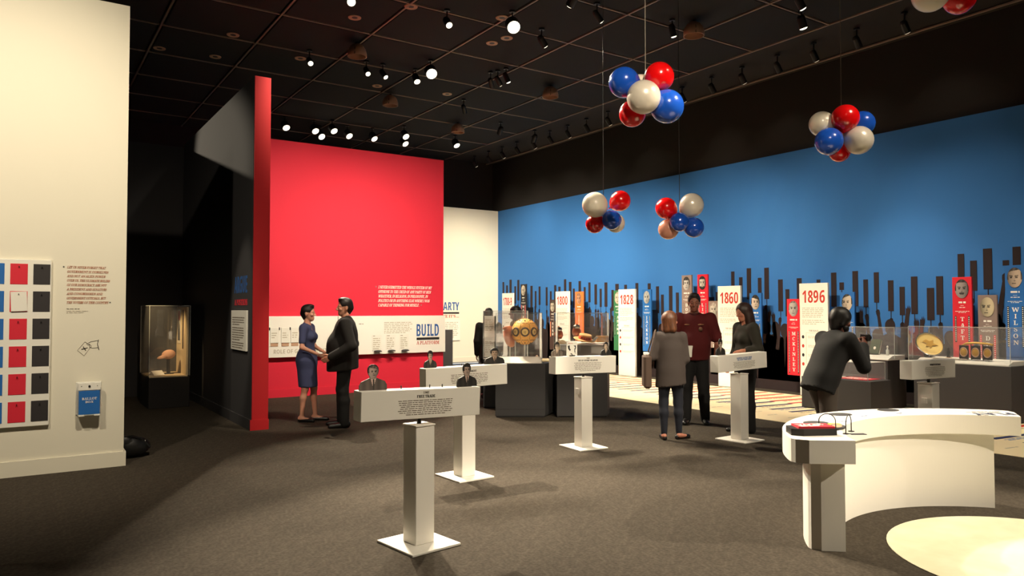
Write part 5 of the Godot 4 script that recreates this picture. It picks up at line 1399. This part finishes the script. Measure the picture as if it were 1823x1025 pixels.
# one hand: a palm, four bent fingers and a thumb; d points along the hand, n out of the back of it, th towards the thumb
func hand(mb: MB, w: Vector3, d: Vector3, n: Vector3, th: Vector3, curl: float, s := 1.0) -> void:
	d = d.normalized()
	th = (th - d * th.dot(d)).normalized()
	n = th.cross(d) if th.cross(d).dot(n) > 0 else d.cross(th)
	var f := Field.new(w - Vector3.ONE * 0.13 * s - d * 0.02 + d * 0.06 * s, w + Vector3.ONE * 0.13 * s + d * 0.07 * s, 0.005)
	f.cap(w - d * 0.03 * s, w + d * 0.02 * s, 0.024 * s, 0.026 * s, 0.012)
	for k in 4:
		var side := (1.5 - k) * 0.0195 * s
		var ln: float = [0.072, 0.08, 0.075, 0.06][k] * s
		var root := w + d * 0.082 * s + th * side
		f.cap(w + d * 0.012 * s + th * side * 0.6, root, 0.0145 * s, 0.0115 * s, 0.014)
		var p := root
		var dd := d
		for j in 3:
			dd = (dd - n * curl * (0.6 if j == 0 else 1.0)).normalized()
			var q: Vector3 = p + dd * ln * [0.45, 0.32, 0.25][j]
			f.cap(p, q, (0.0098 - j * 0.0008) * s, (0.009 - j * 0.0008) * s, 0.003)
			p = q
	var t0 := w + d * 0.02 * s + th * 0.024 * s
	var t1 := t0 + (d * 0.6 + th * 0.7 - n * 0.25).normalized() * 0.04 * s
	var t2 := t1 + (d * 0.85 + th * 0.35 - n * curl * 0.8).normalized() * 0.032 * s
	var t3 := t2 + (d * 0.95 + th * 0.05 - n * curl).normalized() * 0.025 * s
	f.cap(t0, t1, 0.0145 * s, 0.0115 * s, 0.012)
	f.cap(t1, t2, 0.0112 * s, 0.01 * s, 0.004)
	f.cap(t2, t3, 0.01 * s, 0.0085 * s, 0.003)
	f.net(mb)

# the head in its own axes: face towards +z, the neck's top at the origin
func head_mesh(mb: MB, x: Transform3D, female: bool, s: float) -> void:
	var f := Field.new(Vector3(-0.12, -0.08, -0.13), Vector3(0.12, 0.27, 0.15), 0.0058)
	f.ell(Vector3(0, 0.145, -0.012), Vector3(0.077, 0.09, 0.095), 0.02)
	f.ell(Vector3(0, 0.075, 0.028), Vector3(0.058, 0.085, 0.062), 0.03)
	f.ell(Vector3(0, 0.022, 0.06), Vector3(0.03, 0.022, 0.026), 0.03)
	f.cap(Vector3(0, 0.0, -0.012), Vector3(0, -0.06, -0.018), 0.054 if not female else 0.046, 0.058 if not female else 0.05, 0.02)
	# brow, sockets, nose, cheeks, lips, ears
	f.cap(Vector3(-0.04, 0.138, 0.074), Vector3(0.04, 0.138, 0.074), 0.011, 0.011, 0.016)
	for sd in [-1.0, 1.0]:
		f.ell(Vector3(0.032 * sd, 0.118, 0.095), Vector3(0.018, 0.011, 0.014), 0.0, Basis(), true)
		f.ell(Vector3(0.032 * sd, 0.117, 0.08), Vector3(0.0135, 0.0115, 0.012), 0.004)
		f.ell(Vector3(0.042 * sd, 0.088, 0.066), Vector3(0.022, 0.02, 0.02), 0.015)
		f.ell(Vector3(0.078 * sd, 0.105, -0.012), Vector3(0.01, 0.032, 0.02), 0.008, Basis(Vector3.RIGHT, -0.2))
	f.cap(Vector3(0, 0.128, 0.088), Vector3(0, 0.09, 0.109), 0.008, 0.0125, 0.012)
	f.ell(Vector3(0, 0.085, 0.104), Vector3(0.0165, 0.0105, 0.014), 0.008)
	f.cap(Vector3(-0.02, 0.052, 0.082), Vector3(0.02, 0.052, 0.082), 0.007, 0.007, 0.006)
	f.cap(Vector3(-0.017, 0.041, 0.081), Vector3(0.017, 0.041, 0.081), 0.0075, 0.0075, 0.006)
	f.net(mb, x * Transform3D(Basis.from_scale(Vector3.ONE * s), Vector3.ZERO))

func V(a: Array) -> Vector3:
	return Vector3(a[0], a[1], a[2])

# builds a figure; joints are given in its own axes, face towards +z, its left hand on +x
func person(label: String, p: Vector3, turn: float, d: Dictionary) -> Node3D:
	var o := thing("person", label, "person", p, turn)
	var fem: bool = d.get("female", false)
	var H: float = d.get("height", 1.75)
	var s := H / 1.75
	var lean: float = d.get("lean", 0.0)
	var wide: float = d.get("wide", 1.0)
	var belly: float = d.get("belly", 0.0)
	var hips := Vector3(0, 0.95 * s, 0) + V(d.get("hip_shift", [0, 0, 0]))
	var tb := Basis(Vector3.RIGHT, lean)
	var up := func(v: Vector3) -> Vector3: return hips + tb * ((v - Vector3(0, 0.95, 0)) * s)
	var sw := (0.165 if fem else 0.19) * wide
	# joints: legs
	var hip := {}
	var knee := {}
	var ankle := {}
	var toe := {}
	var sh := {}
	var el := {}
	var wr := {}
	for k in ["l", "r"]:
		var g := 1.0 if k == "l" else -1.0
		hip[k] = hips + Vector3(0.085 * g * s, -0.03 * s, 0)
		var an: Vector3 = V(d.get("foot_" + k, [0.1 * g, 0, 0])) + Vector3(0, 0.085 * s, 0)
		var tn: float = d.get("toe_" + k, 0.12 * g)
		ankle[k] = an
		toe[k] = an + Vector3(sin(tn), 0, cos(tn)) * 0.15 * s + Vector3(0, -0.055 * s, 0)
		knee[k] = (hip[k] + an) * 0.5 + V(d.get("knee_" + k, [0.005 * g, 0, 0.025]))
		sh[k] = up.call(Vector3(sw * g, 1.425, -0.005))
		el[k] = V(d["el_" + k]) * s if d.has("el_" + k) else up.call(Vector3((sw + 0.045) * g, 1.13, -0.03))
		wr[k] = V(d["wr_" + k]) * s if d.has("wr_" + k) else up.call(Vector3((sw + 0.05) * g, 0.875, 0.03))
	var neck: Vector3 = up.call(Vector3(0, 1.49, -0.005)) 
	var hb := tb * Basis.from_euler(V(d.get("head", [0, 0, 0])))
	var hx := Transform3D(hb, neck + tb * Vector3(0, 0.035 * s, 0.012))
	var hs: float = s * d.get("head_size", 1.0)
	var reach := 0.62 * s + absf(lean) * 0.3
	var blo := Vector3(-reach, -0.02, -reach)
	var bhi := Vector3(reach, 1.62 * s, reach)
	for k in ["l", "r"]:
		blo = blo.min(wr[k] - Vector3.ONE * 0.12).min(ankle[k] - Vector3(0.1, 0.1, 0.1))
		bhi = bhi.max(wr[k] + Vector3.ONE * 0.12).max(ankle[k] + Vector3(0.1, 0.1, 0.1))
	var box := [Vector3(INF, INF, INF), Vector3(-INF, -INF, -INF)]
	var pts: Array = [hips, neck + Vector3(0, 0.06, 0)] + hip.values() + knee.values() + ankle.values() + toe.values() + sh.values() + el.values() + wr.values()
	for q in pts:
		box[0] = box[0].min(q)
		box[1] = box[1].max(q)
	var lo: Vector3 = box[0] - Vector3(0.3, 0.06, 0.26) * (1.0 + belly)
	var hi: Vector3 = box[1] + Vector3(0.3, 0.1, 0.26) * (1.0 + belly)
	lo.y = maxf(lo.y, -0.03)
	var fwd := tb * Vector3(0, 0, 1)
	# torso shared by the body and by what is worn over it
	var torso := func(f: Field, e: float) -> void:
		f.ell(hips + Vector3(0, 0.02, -0.012) * s, Vector3((0.162 if fem else 0.158) * wide + e, 0.125 + e, 0.115 + e) * s, 0.05, tb)
		f.cap(up.call(Vector3(0, 1.04, 0)), up.call(Vector3(0, 1.29, 0.0)), ((0.125 if fem else 0.15) * wide + e) * s, ((0.142 if fem else 0.168) * wide + e) * s, 0.05, 0.7, fwd)
		f.cap(up.call(Vector3(-sw + 0.035, 1.40, -0.01)), up.call(Vector3(sw - 0.035, 1.40, -0.01)), (0.06 + e) * s, (0.06 + e) * s, 0.06)
		f.cap(up.call(Vector3(0, 1.42, -0.015)), up.call(Vector3(0, 1.46, -0.012)), (0.07 + e) * s, (0.055 + e * 0.6) * s, 0.05)
		if fem:
			for g in [-1.0, 1.0]:
				f.ell(up.call(Vector3(0.065 * g, 1.28, 0.075)), Vector3(0.062 + e, 0.058 + e, 0.052 + e) * s, 0.04, tb)
		if belly > 0.0:
			f.ell(up.call(Vector3(0, 1.09, 0.05)), Vector3(0.17 * wide + e, 0.19 + e, 0.10 + belly + e) * s, 0.06, tb)
	var arm := func(f: Field, k: String, e: float, from: float, to: float) -> void:
		# from and to run 0 at the shoulder, 1 at the elbow, 2 at the wrist
		var a: Vector3 = sh[k]
		var b: Vector3 = el[k]
		var c: Vector3 = wr[k]
		var t := 0.9 if fem else 1.0
		f.cap(a, a.lerp(b, minf(to, 1.0)), (0.052 * t + e) * s, lerpf(0.052 * t, 0.041 * t, minf(to, 1.0)) * s + e * s, 0.03)
		if to > 1.0:
			f.cap(b, b.lerp(c, to - 1.0), (0.041 * t + e) * s, (lerpf(0.041 * t, 0.027 * t, to - 1.0) + e) * s, 0.02)
	var leg := func(f: Field, k: String, e: float, to: float) -> void:
		var t := 0.96 if fem else 1.0
		f.cap(hip[k], hip[k].lerp(knee[k], minf(to, 1.0)), (0.088 * t + e) * s, (0.057 * t + e) * s, 0.05)
		if to > 1.0:
			var mid: Vector3 = knee[k].lerp(ankle[k], 0.33) + Vector3(0, 0, -0.012)
			f.cap(knee[k], mid, (0.055 * t + e) * s, (0.054 * t + e) * s, 0.03)
			f.cap(mid, knee[k].lerp(ankle[k], to - 1.0), (0.054 * t + e) * s, (0.036 * t + e) * s, 0.03)
	# the body: one continuous skin
	var cell: float = d.get("cell", 0.018)
	var f := Field.new(lo, hi, cell)
	torso.call(f, -0.012)
	for k in ["l", "r"]:
		leg.call(f, k, -0.004, 2.0)
		arm.call(f, k, -0.002, 0.0, 2.0)
		f.cap(ankle[k] + Vector3(0, -0.03, -0.03) * s, toe[k], 0.034 * s, 0.026 * s, 0.025)
	f.cap(neck - tb * Vector3(0, 0.05, 0), neck + tb * Vector3(0, 0.04, 0.008), (0.05 if fem else 0.056) * s, (0.046 if fem else 0.054) * s, 0.03)
	var mb := MB.new()
	f.net(mb)
	head_mesh(mb, hx, fem, hs)
	for k in ["l", "r"]:
		var dir: Vector3 = V(d["hand_" + k]) if d.has("hand_" + k) else (wr[k] - el[k]).normalized()
		var tv: Vector3 = V(d["thumb_" + k]) if d.has("thumb_" + k) else Vector3(0, 0, 1)
		var nv: Vector3 = V(d["back_" + k]) if d.has("back_" + k) else Vector3(1 if k == "l" else -1, 0, 0)
		hand(mb, wr[k], dir, nv, tv, d.get("curl", 0.3), s * 0.97)
	var skin := mat(d.get("skin", Color(0.78, 0.56, 0.45)), 0.55)
	skin.subsurf_scatter_enabled = true
	skin.subsurf_scatter_strength = 0.08
	put("body", mb.done(), skin, o)
	# eyes, brows, lips
	var hsx := hx * Transform3D(Basis.from_scale(Vector3.ONE * hs), Vector3.ZERO)
	for g in [-1.0, 1.0]:
		put("eye", MB.new().ball(hsx * Vector3(0.032 * g, 0.117, 0.0865), Vector3(0.009, 0.006, 0.006) * hs, 10, 8, hb).done(), M.black, o)
		put("eyebrow", MB.new().path([hsx * Vector3(0.018 * g, 0.139, 0.086), hsx * Vector3(0.035 * g, 0.144, 0.083), hsx * Vector3(0.05 * g, 0.139, 0.073)], 0.0032 * hs, 6).done(), mat(d.get("hair_color", Color(0.12, 0.08, 0.06)) * 0.9, 0.8), o)
	put("lips", MB.new().ball(hsx * Vector3(0, 0.0465, 0.0865), Vector3(0.02, 0.0065, 0.005) * hs, 12, 8, hb).done(), mat(Color(0.62, 0.32, 0.28), 0.5), o)
	# hair
	var hair := mat(Color(1, 1, 1), 0.5)
	var hc: Color = d.get("hair_color", Color(0.12, 0.08, 0.06))
	hair.albedo_texture = noise_tex(0.035, hc * 0.55, hc * 1.5, 31, 128)
	hair.uv1_triplanar = true
	hair.uv1_scale = Vector3(14, 1.6, 14)
	var hf := Field.new(Vector3(-0.15, -0.5 if d.get("hair", "") == "long" else -0.12, -0.17), Vector3(0.15, 0.29, 0.14), 0.0075)
	match d.get("hair", "short"):
		"short":
			hf.ell(Vector3(0, 0.155, -0.016), Vector3(0.086, 0.096, 0.104), 0.02)
			hf.cap(Vector3(0, 0.10, -0.075), Vector3(0, 0.04, -0.05), 0.05, 0.035, 0.03)
			hf.ell(Vector3(0, 0.225, 0.03), Vector3(0.06, 0.025, 0.05), 0.03)
			hf.ell(Vector3(0, 0.085, 0.105), Vector3(0.09, 0.112, 0.095), 0.0, Basis(), true)
			for g in [-1.0, 1.0]:
				hf.ell(Vector3(0.085 * g, 0.065, 0.03), Vector3(0.035, 0.07, 0.06), 0.0, Basis(), true)
		"bob":
			hf.ell(Vector3(0, 0.15, -0.018), Vector3(0.098, 0.105, 0.115), 0.02)
			hf.cap(Vector3(-0.055, 0.13, -0.03), Vector3(-0.07, 0.0, -0.025), 0.055, 0.058, 0.04)
			hf.cap(Vector3(0.055, 0.13, -0.03), Vector3(0.07, 0.0, -0.025), 0.055, 0.058, 0.04)
			hf.cap(Vector3(0, 0.13, -0.07), Vector3(0, -0.005, -0.07), 0.06, 0.06, 0.04)
			hf.ell(Vector3(0, 0.065, 0.11), Vector3(0.066, 0.125, 0.11), 0.0, Basis(), true)
			hf.ell(Vector3(0, -0.085, 0.0), Vector3(0.19, 0.045, 0.19), 0.0, Basis(), true)
		"long":
			hf.ell(Vector3(0, 0.152, -0.016), Vector3(0.09, 0.1, 0.11), 0.02)
			hf.cap(Vector3(-0.055, 0.14, -0.02), Vector3(-0.09, -0.33, 0.0), 0.045, 0.045, 0.04)
			hf.cap(Vector3(0.055, 0.14, -0.02), Vector3(0.09, -0.35, 0.01), 0.045, 0.045, 0.04)
			hf.cap(Vector3(0, 0.13, -0.07), Vector3(0, -0.38, -0.09), 0.06, 0.06, 0.06)
			hf.cap(Vector3(-0.05, 0.05, -0.05), Vector3(-0.05, -0.36, -0.07), 0.05, 0.05, 0.06)
			hf.cap(Vector3(0.05, 0.05, -0.05), Vector3(0.05, -0.36, -0.07), 0.05, 0.05, 0.06)
			hf.ell(Vector3(0, 0.06, 0.11), Vector3(0.068, 0.13, 0.105), 0.0, Basis(), true)
			hf.ell(Vector3(0, -0.2, 0.06), Vector3(0.05, 0.25, 0.1), 0.0, Basis(), true)
		"shaggy":
			hf.ell(Vector3(0, 0.16, -0.022), Vector3(0.1, 0.108, 0.122), 0.02)
			hf.cap(Vector3(0, 0.1, -0.08), Vector3(0, 0.03, -0.07), 0.065, 0.05, 0.04)
			hf.cap(Vector3(-0.07, 0.13, 0.0), Vector3(-0.07, 0.06, -0.03), 0.04, 0.03, 0.03)
			hf.cap(Vector3(0.07, 0.13, 0.0), Vector3(0.07, 0.06, -0.03), 0.04, 0.03, 0.03)
			hf.ell(Vector3(0, 0.07, 0.105), Vector3(0.066, 0.1, 0.09), 0.0, Basis(), true)
	put("hair", hf.net(MB.new(), hsx).done(), hair, o)
	if d.get("beard", false):
		var bf := Field.new(Vector3(-0.1, -0.06, -0.05), Vector3(0.1, 0.12, 0.14), 0.0075)
		bf.ell(Vector3(0, 0.04, 0.04), Vector3(0.064, 0.055, 0.062), 0.02)
		bf.ell(Vector3(0, 0.055, 0.11), Vector3(0.026, 0.011, 0.03), 0.0, Basis(), true)
		put("beard", bf.net(MB.new(), hsx).done(), hair, o)
	# clothes
	var top_m := mat(d.get("top", Color(0.3, 0.3, 0.3)), 0.85)
	var low_m := mat(d.get("low", Color(0.1, 0.1, 0.12)), 0.85)
	for m in [top_m, low_m]:
		m.rim_enabled = true
		m.rim = 0.05
	var loose: float = d.get("loose", 0.012)
	var hem: float = d.get("hem", 0.92)
	var slv: float = d.get("sleeve", 2.0)
	var style: String = d.get("style", "shirt")
	f = Field.new(Vector3(lo.x, maxf(lo.y, (hem - 0.08) * s), lo.z) if lean == 0.0 else lo, hi, cell)
	torso.call(f, loose)
	for k in ["l", "r"]:
		arm.call(f, k, loose + d.get("sleeve_loose", 0.0), 0.0, slv)
	if style == "dress":
		f.cap(up.call(Vector3(0, 1.0, 0)), up.call(Vector3(0, 0.93, -0.005)), (0.14 + loose) * s, (0.172 + loose) * s, 0.05, 0.8)
		f.cap(hips + Vector3(0, -0.02, -0.01), Vector3(0.0, hem * s, 0.0) + (ankle.l + ankle.r) * Vector3(0.35, 0, 0.35), 0.178 * s, 0.168 * s, 0.05, 0.82)
	elif style == "jacket" or style == "cardigan":
		var low: Vector3 = up.call(Vector3(0, hem - 0.1, -0.01))
		f.cap(up.call(Vector3(0, 1.22, -0.005)), low, (0.16 * wide + loose) * s, (0.175 * wide + loose + d.get("flare", 0.0)) * s, 0.05, 0.78, fwd)
		if belly > 0.0:
			f.cap(up.call(Vector3(0, 1.1, 0.06)), up.call(Vector3(0, hem - 0.1, 0.06)), (0.16 * wide + belly * 0.5 + loose) * s, (0.15 * wide + belly * 0.5 + loose) * s, 0.05, 0.85, fwd)
	else:
		f.cap(up.call(Vector3(0, 1.05, 0)), up.call(Vector3(0, hem - 0.08, 0)), (0.155 * wide + loose) * s, (0.158 * wide + loose) * s, 0.05, 0.78, fwd)
	f.cut(up.call(Vector3(0, hem, 0)), tb * Vector3(d.get("hem_x", 0.0), -1, d.get("hem_z", 0.0)))
	# the neckline
	f.ell(up.call(Vector3(0, 1.505, 0.03)), Vector3(0.062, 0.05, 0.075) * s, 0.0, tb, true)
	if d.get("vneck", 0.0) > 0.0:
		var vn: float = d.vneck
		f.ell(up.call(Vector3(0, 1.44, 0.125)), Vector3(0.045, vn, 0.07) * s, 0.0, tb * Basis(Vector3.RIGHT, 0.25), true)
	var garment := {"dress": "dress", "jacket": "jacket", "cardigan": "cardigan"}
	put(garment.get(style, "shirt"), f.net(MB.new()).done(), top_m, o)
	if d.has("collar"):
		put("collar", MB.new().lathe(PackedVector2Array([Vector2(0.066, -0.03), Vector2(0.066, 0.012), Vector2(0.058, 0.016), Vector2(0.056, -0.03)]), 20, Transform3D(tb * Basis(Vector3.RIGHT, 0.25) * Basis.from_scale(Vector3(1, 1, 1.05) * s), up.call(Vector3(0, 1.495, 0.0)))).done(), mat(d.collar, 0.7), o)
	if style != "dress":
		f = Field.new(Vector3(lo.x, lo.y, lo.z), Vector3(hi.x, hips.y + 0.22 * s, hi.z), cell)
		f.ell(hips + Vector3(0, 0.03, -0.012) * s, Vector3(0.16 * wide + 0.006, 0.12, 0.115 + belly * 0.6) * s, 0.05, tb)
		for k in ["l", "r"]:
			leg.call(f, k, d.get("leg_loose", 0.01), 1.97)
			var cuff: float = d.get("cuff", 0.0)
			if cuff > 0.0:
				f.cap(knee[k], ankle[k] + Vector3(0, -0.03, 0), 0.06 * s, cuff * s, 0.03)
		put("trousers", f.net(MB.new()).done(), low_m, o)
	# shoes
	var shoe := mat(d.get("shoe", Color(0.05, 0.04, 0.04)), 0.4)
	for k in ["l", "r"]:
		var a: Vector3 = ankle[k]
		var t: Vector3 = toe[k]
		var sf := Field.new(a.min(t) - Vector3(0.09, 0.14, 0.1), a.max(t) + Vector3(0.09, 0.06, 0.1), 0.009)
		var heel := Vector3(a.x, 0.03 * s, a.z) - (t - a) * Vector3(0.22, 0, 0.22)
		var tip := Vector3(t.x, 0.024 * s, t.z) + (t - a) * Vector3(0.22, 0, 0.22)
		if fem:
			sf.cap(heel, tip, 0.035 * s, 0.032 * s, 0.02)
			sf.ell(Vector3(lerpf(a.x, t.x, 0.35), 0.085 * s, lerpf(a.z, t.z, 0.35)), Vector3(0.028, 0.045, 0.075) * s, 0.0, Basis(Vector3.UP, atan2(t.x - a.x, t.z - a.z)), true)
		else:
			sf.cap(heel + Vector3(0, 0.012, 0), tip, 0.043 * s, 0.036 * s, 0.03)
			sf.cap(heel + Vector3(0, 0.03, 0), a + Vector3(0, -0.01, 0), 0.045 * s, 0.048 * s, 0.03)
		sf.cut(Vector3(0, 0.002, 0), Vector3(0, -1, 0))
		put("shoe", sf.net(MB.new()).done(), shoe, o)
	return o

func facing(x: float, z: float) -> float:
	return atan2(x, z)

func make_people() -> void:
	var dark_hair := Color(0.10, 0.06, 0.045)
	# the woman in the blue dress, talking to the man in the suit, both forearms held out
	person("woman in a short-sleeved blue dress gesturing before the red wall", Vector3(3.52, 0, -10.65), facing(0.80, 0.62), {"female": true, "height": 1.67, "hair": "short", "hair_color": dark_hair, "skin": Color(0.84, 0.60, 0.50), "style": "dress", "top": Color(0.25, 0.27, 0.41), "hem": 0.52, "sleeve": 0.72, "loose": 0.012, "vneck": 0.1, "head": [0.05, 0.05, 0],
		"foot_l": [0.10, 0, 0.09], "foot_r": [-0.07, 0, -0.05], "el_l": [0.24, 1.13, 0.02], "wr_l": [0.12, 1.02, 0.26], "el_r": [-0.24, 1.13, 0.0], "wr_r": [-0.10, 1.00, 0.25], "hand_l": [-0.25, -0.15, 1.0], "hand_r": [0.2, -0.15, 1.0], "thumb_l": [-0.3, 1, 0], "thumb_r": [0.3, 1, 0], "curl": 0.15})
	# the heavy man in the dark suit, his back half turned to us
	person("heavy man in a dark suit seen from behind before the red wall", Vector3(3.80, 0, -9.88), facing(-0.93, -0.42), {"height": 1.76, "hair": "short", "hair_color": dark_hair, "skin": Color(0.82, 0.57, 0.46), "style": "jacket", "top": Color(0.095, 0.078, 0.07), "low": Color(0.055, 0.05, 0.05), "hem": 0.78, "hem_z": -0.1, "loose": 0.03, "wide": 1.14, "belly": 0.035, "collar": Color(0.8, 0.8, 0.82), "flare": 0.0, "head": [0.05, 0.25, 0], "leg_loose": 0.022, "cuff": 0.062,
		"foot_l": [0.12, 0, 0.0], "foot_r": [-0.12, 0, 0.05], "el_l": [0.33, 1.12, -0.1], "wr_l": [0.3, 0.98, 0.16], "el_r": [-0.33, 1.12, -0.1], "wr_r": [-0.3, 0.98, 0.16], "curl": 0.4})
	# the auburn-haired woman with her back to us
	person("auburn-haired woman in a grey cardigan and jeans with her back turned", Vector3(6.82, 0, -6.66), facing(0.62, -0.78), {"female": true, "height": 1.58, "hair": "bob", "hair_color": Color(0.36, 0.215, 0.125), "skin": Color(0.72, 0.47, 0.38), "style": "cardigan", "top": Color(0.25, 0.215, 0.20), "low": Color(0.085, 0.10, 0.15), "hem": 0.74, "hem_x": -0.12, "flare": 0.03, "loose": 0.016, "wide": 1.0, "head": [0.0, -0.9, 0],
		"foot_l": [0.09, 0, -0.04], "foot_r": [-0.1, 0, 0.02], "toe_l": 0.1, "toe_r": -0.9, "el_l": [0.26, 1.13, -0.05], "wr_l": [0.14, 1.16, 0.18], "el_r": [-0.21, 1.10, 0.0], "wr_r": [-0.14, 1.12, 0.24], "hand_r": [-0.4, 0.2, 1], "curl": 0.4})
	# the man in the red shirt, facing us
	var polo := person("tall man in a dark red polo shirt facing the viewer", Vector3(8.08, 0, -7.42), facing(-0.74, 0.67), {"height": 1.83, "hair": "short", "hair_color": dark_hair, "skin": Color(0.52, 0.32, 0.25), "style": "shirt", "top": Color(0.33, 0.03, 0.04), "low": Color(0.045, 0.04, 0.05), "hem": 0.86, "sleeve": 0.85, "loose": 0.022, "sleeve_loose": 0.012, "wide": 1.1, "belly": 0.03, "leg_loose": 0.02, "cuff": 0.06, "collar": Color(0.27, 0.025, 0.035), "head": [0.12, 0.0, 0],
		"foot_l": [0.14, 0, 0.0], "foot_r": [-0.12, 0, 0.05], "el_r": [-0.3, 1.13, 0.0], "wr_r": [-0.2, 1.05, 0.26], "el_l": [0.3, 1.12, -0.03], "wr_l": [0.27, 0.9, 0.12], "hand_r": [0.1, 0.7, 0.6], "curl": 0.3})
	put("chest_print", MB.new().ball(Vector3(0.09, 1.405, 0.15), Vector3(0.045, 0.012, 0.02), 10, 8).done(), mat(Color(0.6, 0.42, 0.3), 0.8), polo)
	put("chest_print", MB.new().ball(Vector3(0.085, 1.34, 0.165), Vector3(0.03, 0.035, 0.015), 10, 8).done(), mat(Color(0.5, 0.36, 0.27), 0.8), polo)
	put("chest_print", MB.new().ball(Vector3(-0.1, 1.405, 0.145), Vector3(0.04, 0.01, 0.02), 10, 8).done(), mat(Color(0.6, 0.42, 0.3), 0.8), polo)
	# the long-haired woman behind her lectern
	person("long-haired young woman in a dark green top standing behind a lectern", Vector3(8.05, 0, -6.5), facing(-0.92, -0.28), {"female": true, "height": 1.69, "hair": "long", "hair_color": Color(0.16, 0.085, 0.05), "skin": Color(0.72, 0.48, 0.38), "style": "shirt", "top": Color(0.13, 0.115, 0.075), "low": Color(0.05, 0.045, 0.05), "hem": 0.86, "sleeve": 1.65, "loose": 0.02, "sleeve_loose": 0.012, "wide": 1.05, "head": [0.22, 0.05, 0], "leg_loose": 0.02, "cuff": 0.075,
		"foot_l": [0.09, 0, 0.0], "foot_r": [-0.09, 0, 0.03], "el_l": [0.25, 1.13, -0.03], "wr_l": [0.24, 1.125, 0.2], "hand_l": [0.1, -0.1, 1], "thumb_l": [-1, 0.2, 0], "back_l": [0, 1, 0], "el_r": [-0.24, 1.12, -0.02], "wr_r": [-0.2, 0.92, 0.12], "curl": 0.25})
	# the man bending forward with a camera
	var mp := Vector3(7.13, 0, -4.72)
	person("man in a dark jacket bending forward to take a picture", mp, facing(0.92, 0.25), {"height": 1.69, "hair": "shaggy", "hair_color": Color(0.045, 0.03, 0.03), "beard": true, "skin": Color(0.42, 0.25, 0.19), "style": "jacket", "top": Color(0.03, 0.027, 0.032), "low": Color(0.30, 0.265, 0.235), "hem": 0.80, "loose": 0.03, "wide": 1.05, "lean": 0.42, "head": [-0.15, -0.1, 0], "hip_shift": [0, -0.03, -0.05], "leg_loose": 0.022, "cuff": 0.06,
		"foot_l": [0.12, 0, 0.16], "foot_r": [-0.12, 0, -0.14], "el_l": [0.2, 1.06, 0.33], "wr_l": [0.06, 1.26, 0.46], "el_r": [-0.2, 1.05, 0.33], "wr_r": [-0.06, 1.26, 0.46], "hand_l": [-0.3, 0.7, 0.55], "hand_r": [0.3, 0.7, 0.55], "thumb_l": [0, 0.3, -1], "thumb_r": [0, 0.3, -1], "curl": 0.45})
	# two visitors beyond the cases
	person("visitor in dark clothes in profile behind the round lantern's glass case", Vector3(7.56, 0, -11.25), facing(-0.85, -0.35), {"height": 1.66, "hair": "bob", "hair_color": Color(0.05, 0.03, 0.03), "skin": Color(0.45, 0.27, 0.2), "style": "jacket", "top": Color(0.05, 0.035, 0.035), "low": Color(0.045, 0.04, 0.045), "hem": 0.78, "loose": 0.02, "wide": 1.02, "female": true})
	person("visitor in black almost hidden behind the tall white text board", Vector3(7.18, 0, -11.55), facing(0.55, -0.83), {"height": 1.62, "hair": "short", "hair_color": Color(0.04, 0.03, 0.03), "skin": Color(0.45, 0.27, 0.2), "style": "jacket", "top": Color(0.04, 0.035, 0.035), "low": Color(0.045, 0.04, 0.045), "hem": 0.78, "loose": 0.02})
	# what they hold
	var q := Transform3D(Basis(Vector3.UP, facing(0.92, 0.25)), mp)
	var cam := thing("photo_camera", "small dark camera held up by the bending man", "camera", q * Vector3(0, 1.295, 0.53), facing(0.92, 0.25))
	put("body", boxm(Vector3(0.115, 0.075, 0.04), 0.008, Vector3(0, 0.02, 0)), M.black, cam)
	put("lens_barrel", MB.new().rod(Vector3(0, 0.02, 0.02), Vector3(0, 0.02, 0.06), 0.028, 16).done(), M.fixture, cam)
	put("shutter_button", MB.new().rod(Vector3(-0.035, 0.058, 0), Vector3(-0.035, 0.065, 0), 0.007, 10).done(), M.chrome, cam)
	var w := Transform3D(Basis(Vector3.UP, facing(0.62, -0.78)), Vector3(6.82, 0, -6.66))
	var pp := thing("paper_sheets", "few white sheets held by the auburn-haired woman", "paper", w * (Vector3(-0.22, 1.2, 0.24) * 0.903), facing(0.62, -0.78))
	for k in 3:
		put("sheet", boxm(Vector3(0.2, 0.16, 0.0015), 0.0, Vector3(0.0, 0.0, 0.004 * k)), M.paper, pp, Vector3.ZERO, Vector3(-0.4, 0.0, 0.04 * k))
	var bg := thing("tote_bag", "taupe tote bag with white papers hanging at the auburn-haired woman's side", "bag", w * Vector3(0.30, 0.66, -0.03), facing(0.62, -0.78))
	put("bag_body", MB.new().box(Vector3(0, 0.19, 0), Vector3(0.10, 0.42, 0.30), 0.03).done(), mat(Color(0.33, 0.26, 0.22), 0.8), bg)
	put("papers", MB.new().box(Vector3(0, 0.405, 0), Vector3(0.06, 0.03, 0.24), 0.004).done(), M.paper, bg)
	put("strap", MB.new().path([Vector3(-0.02, 0.38, 0.13), Vector3(-0.08, 0.60, 0.10), Vector3(-0.115, 0.705, 0.03), Vector3(-0.08, 0.60, -0.06), Vector3(-0.02, 0.38, -0.13)], 0.009, 6).done(), mat(Color(0.33, 0.26, 0.22), 0.8), bg)
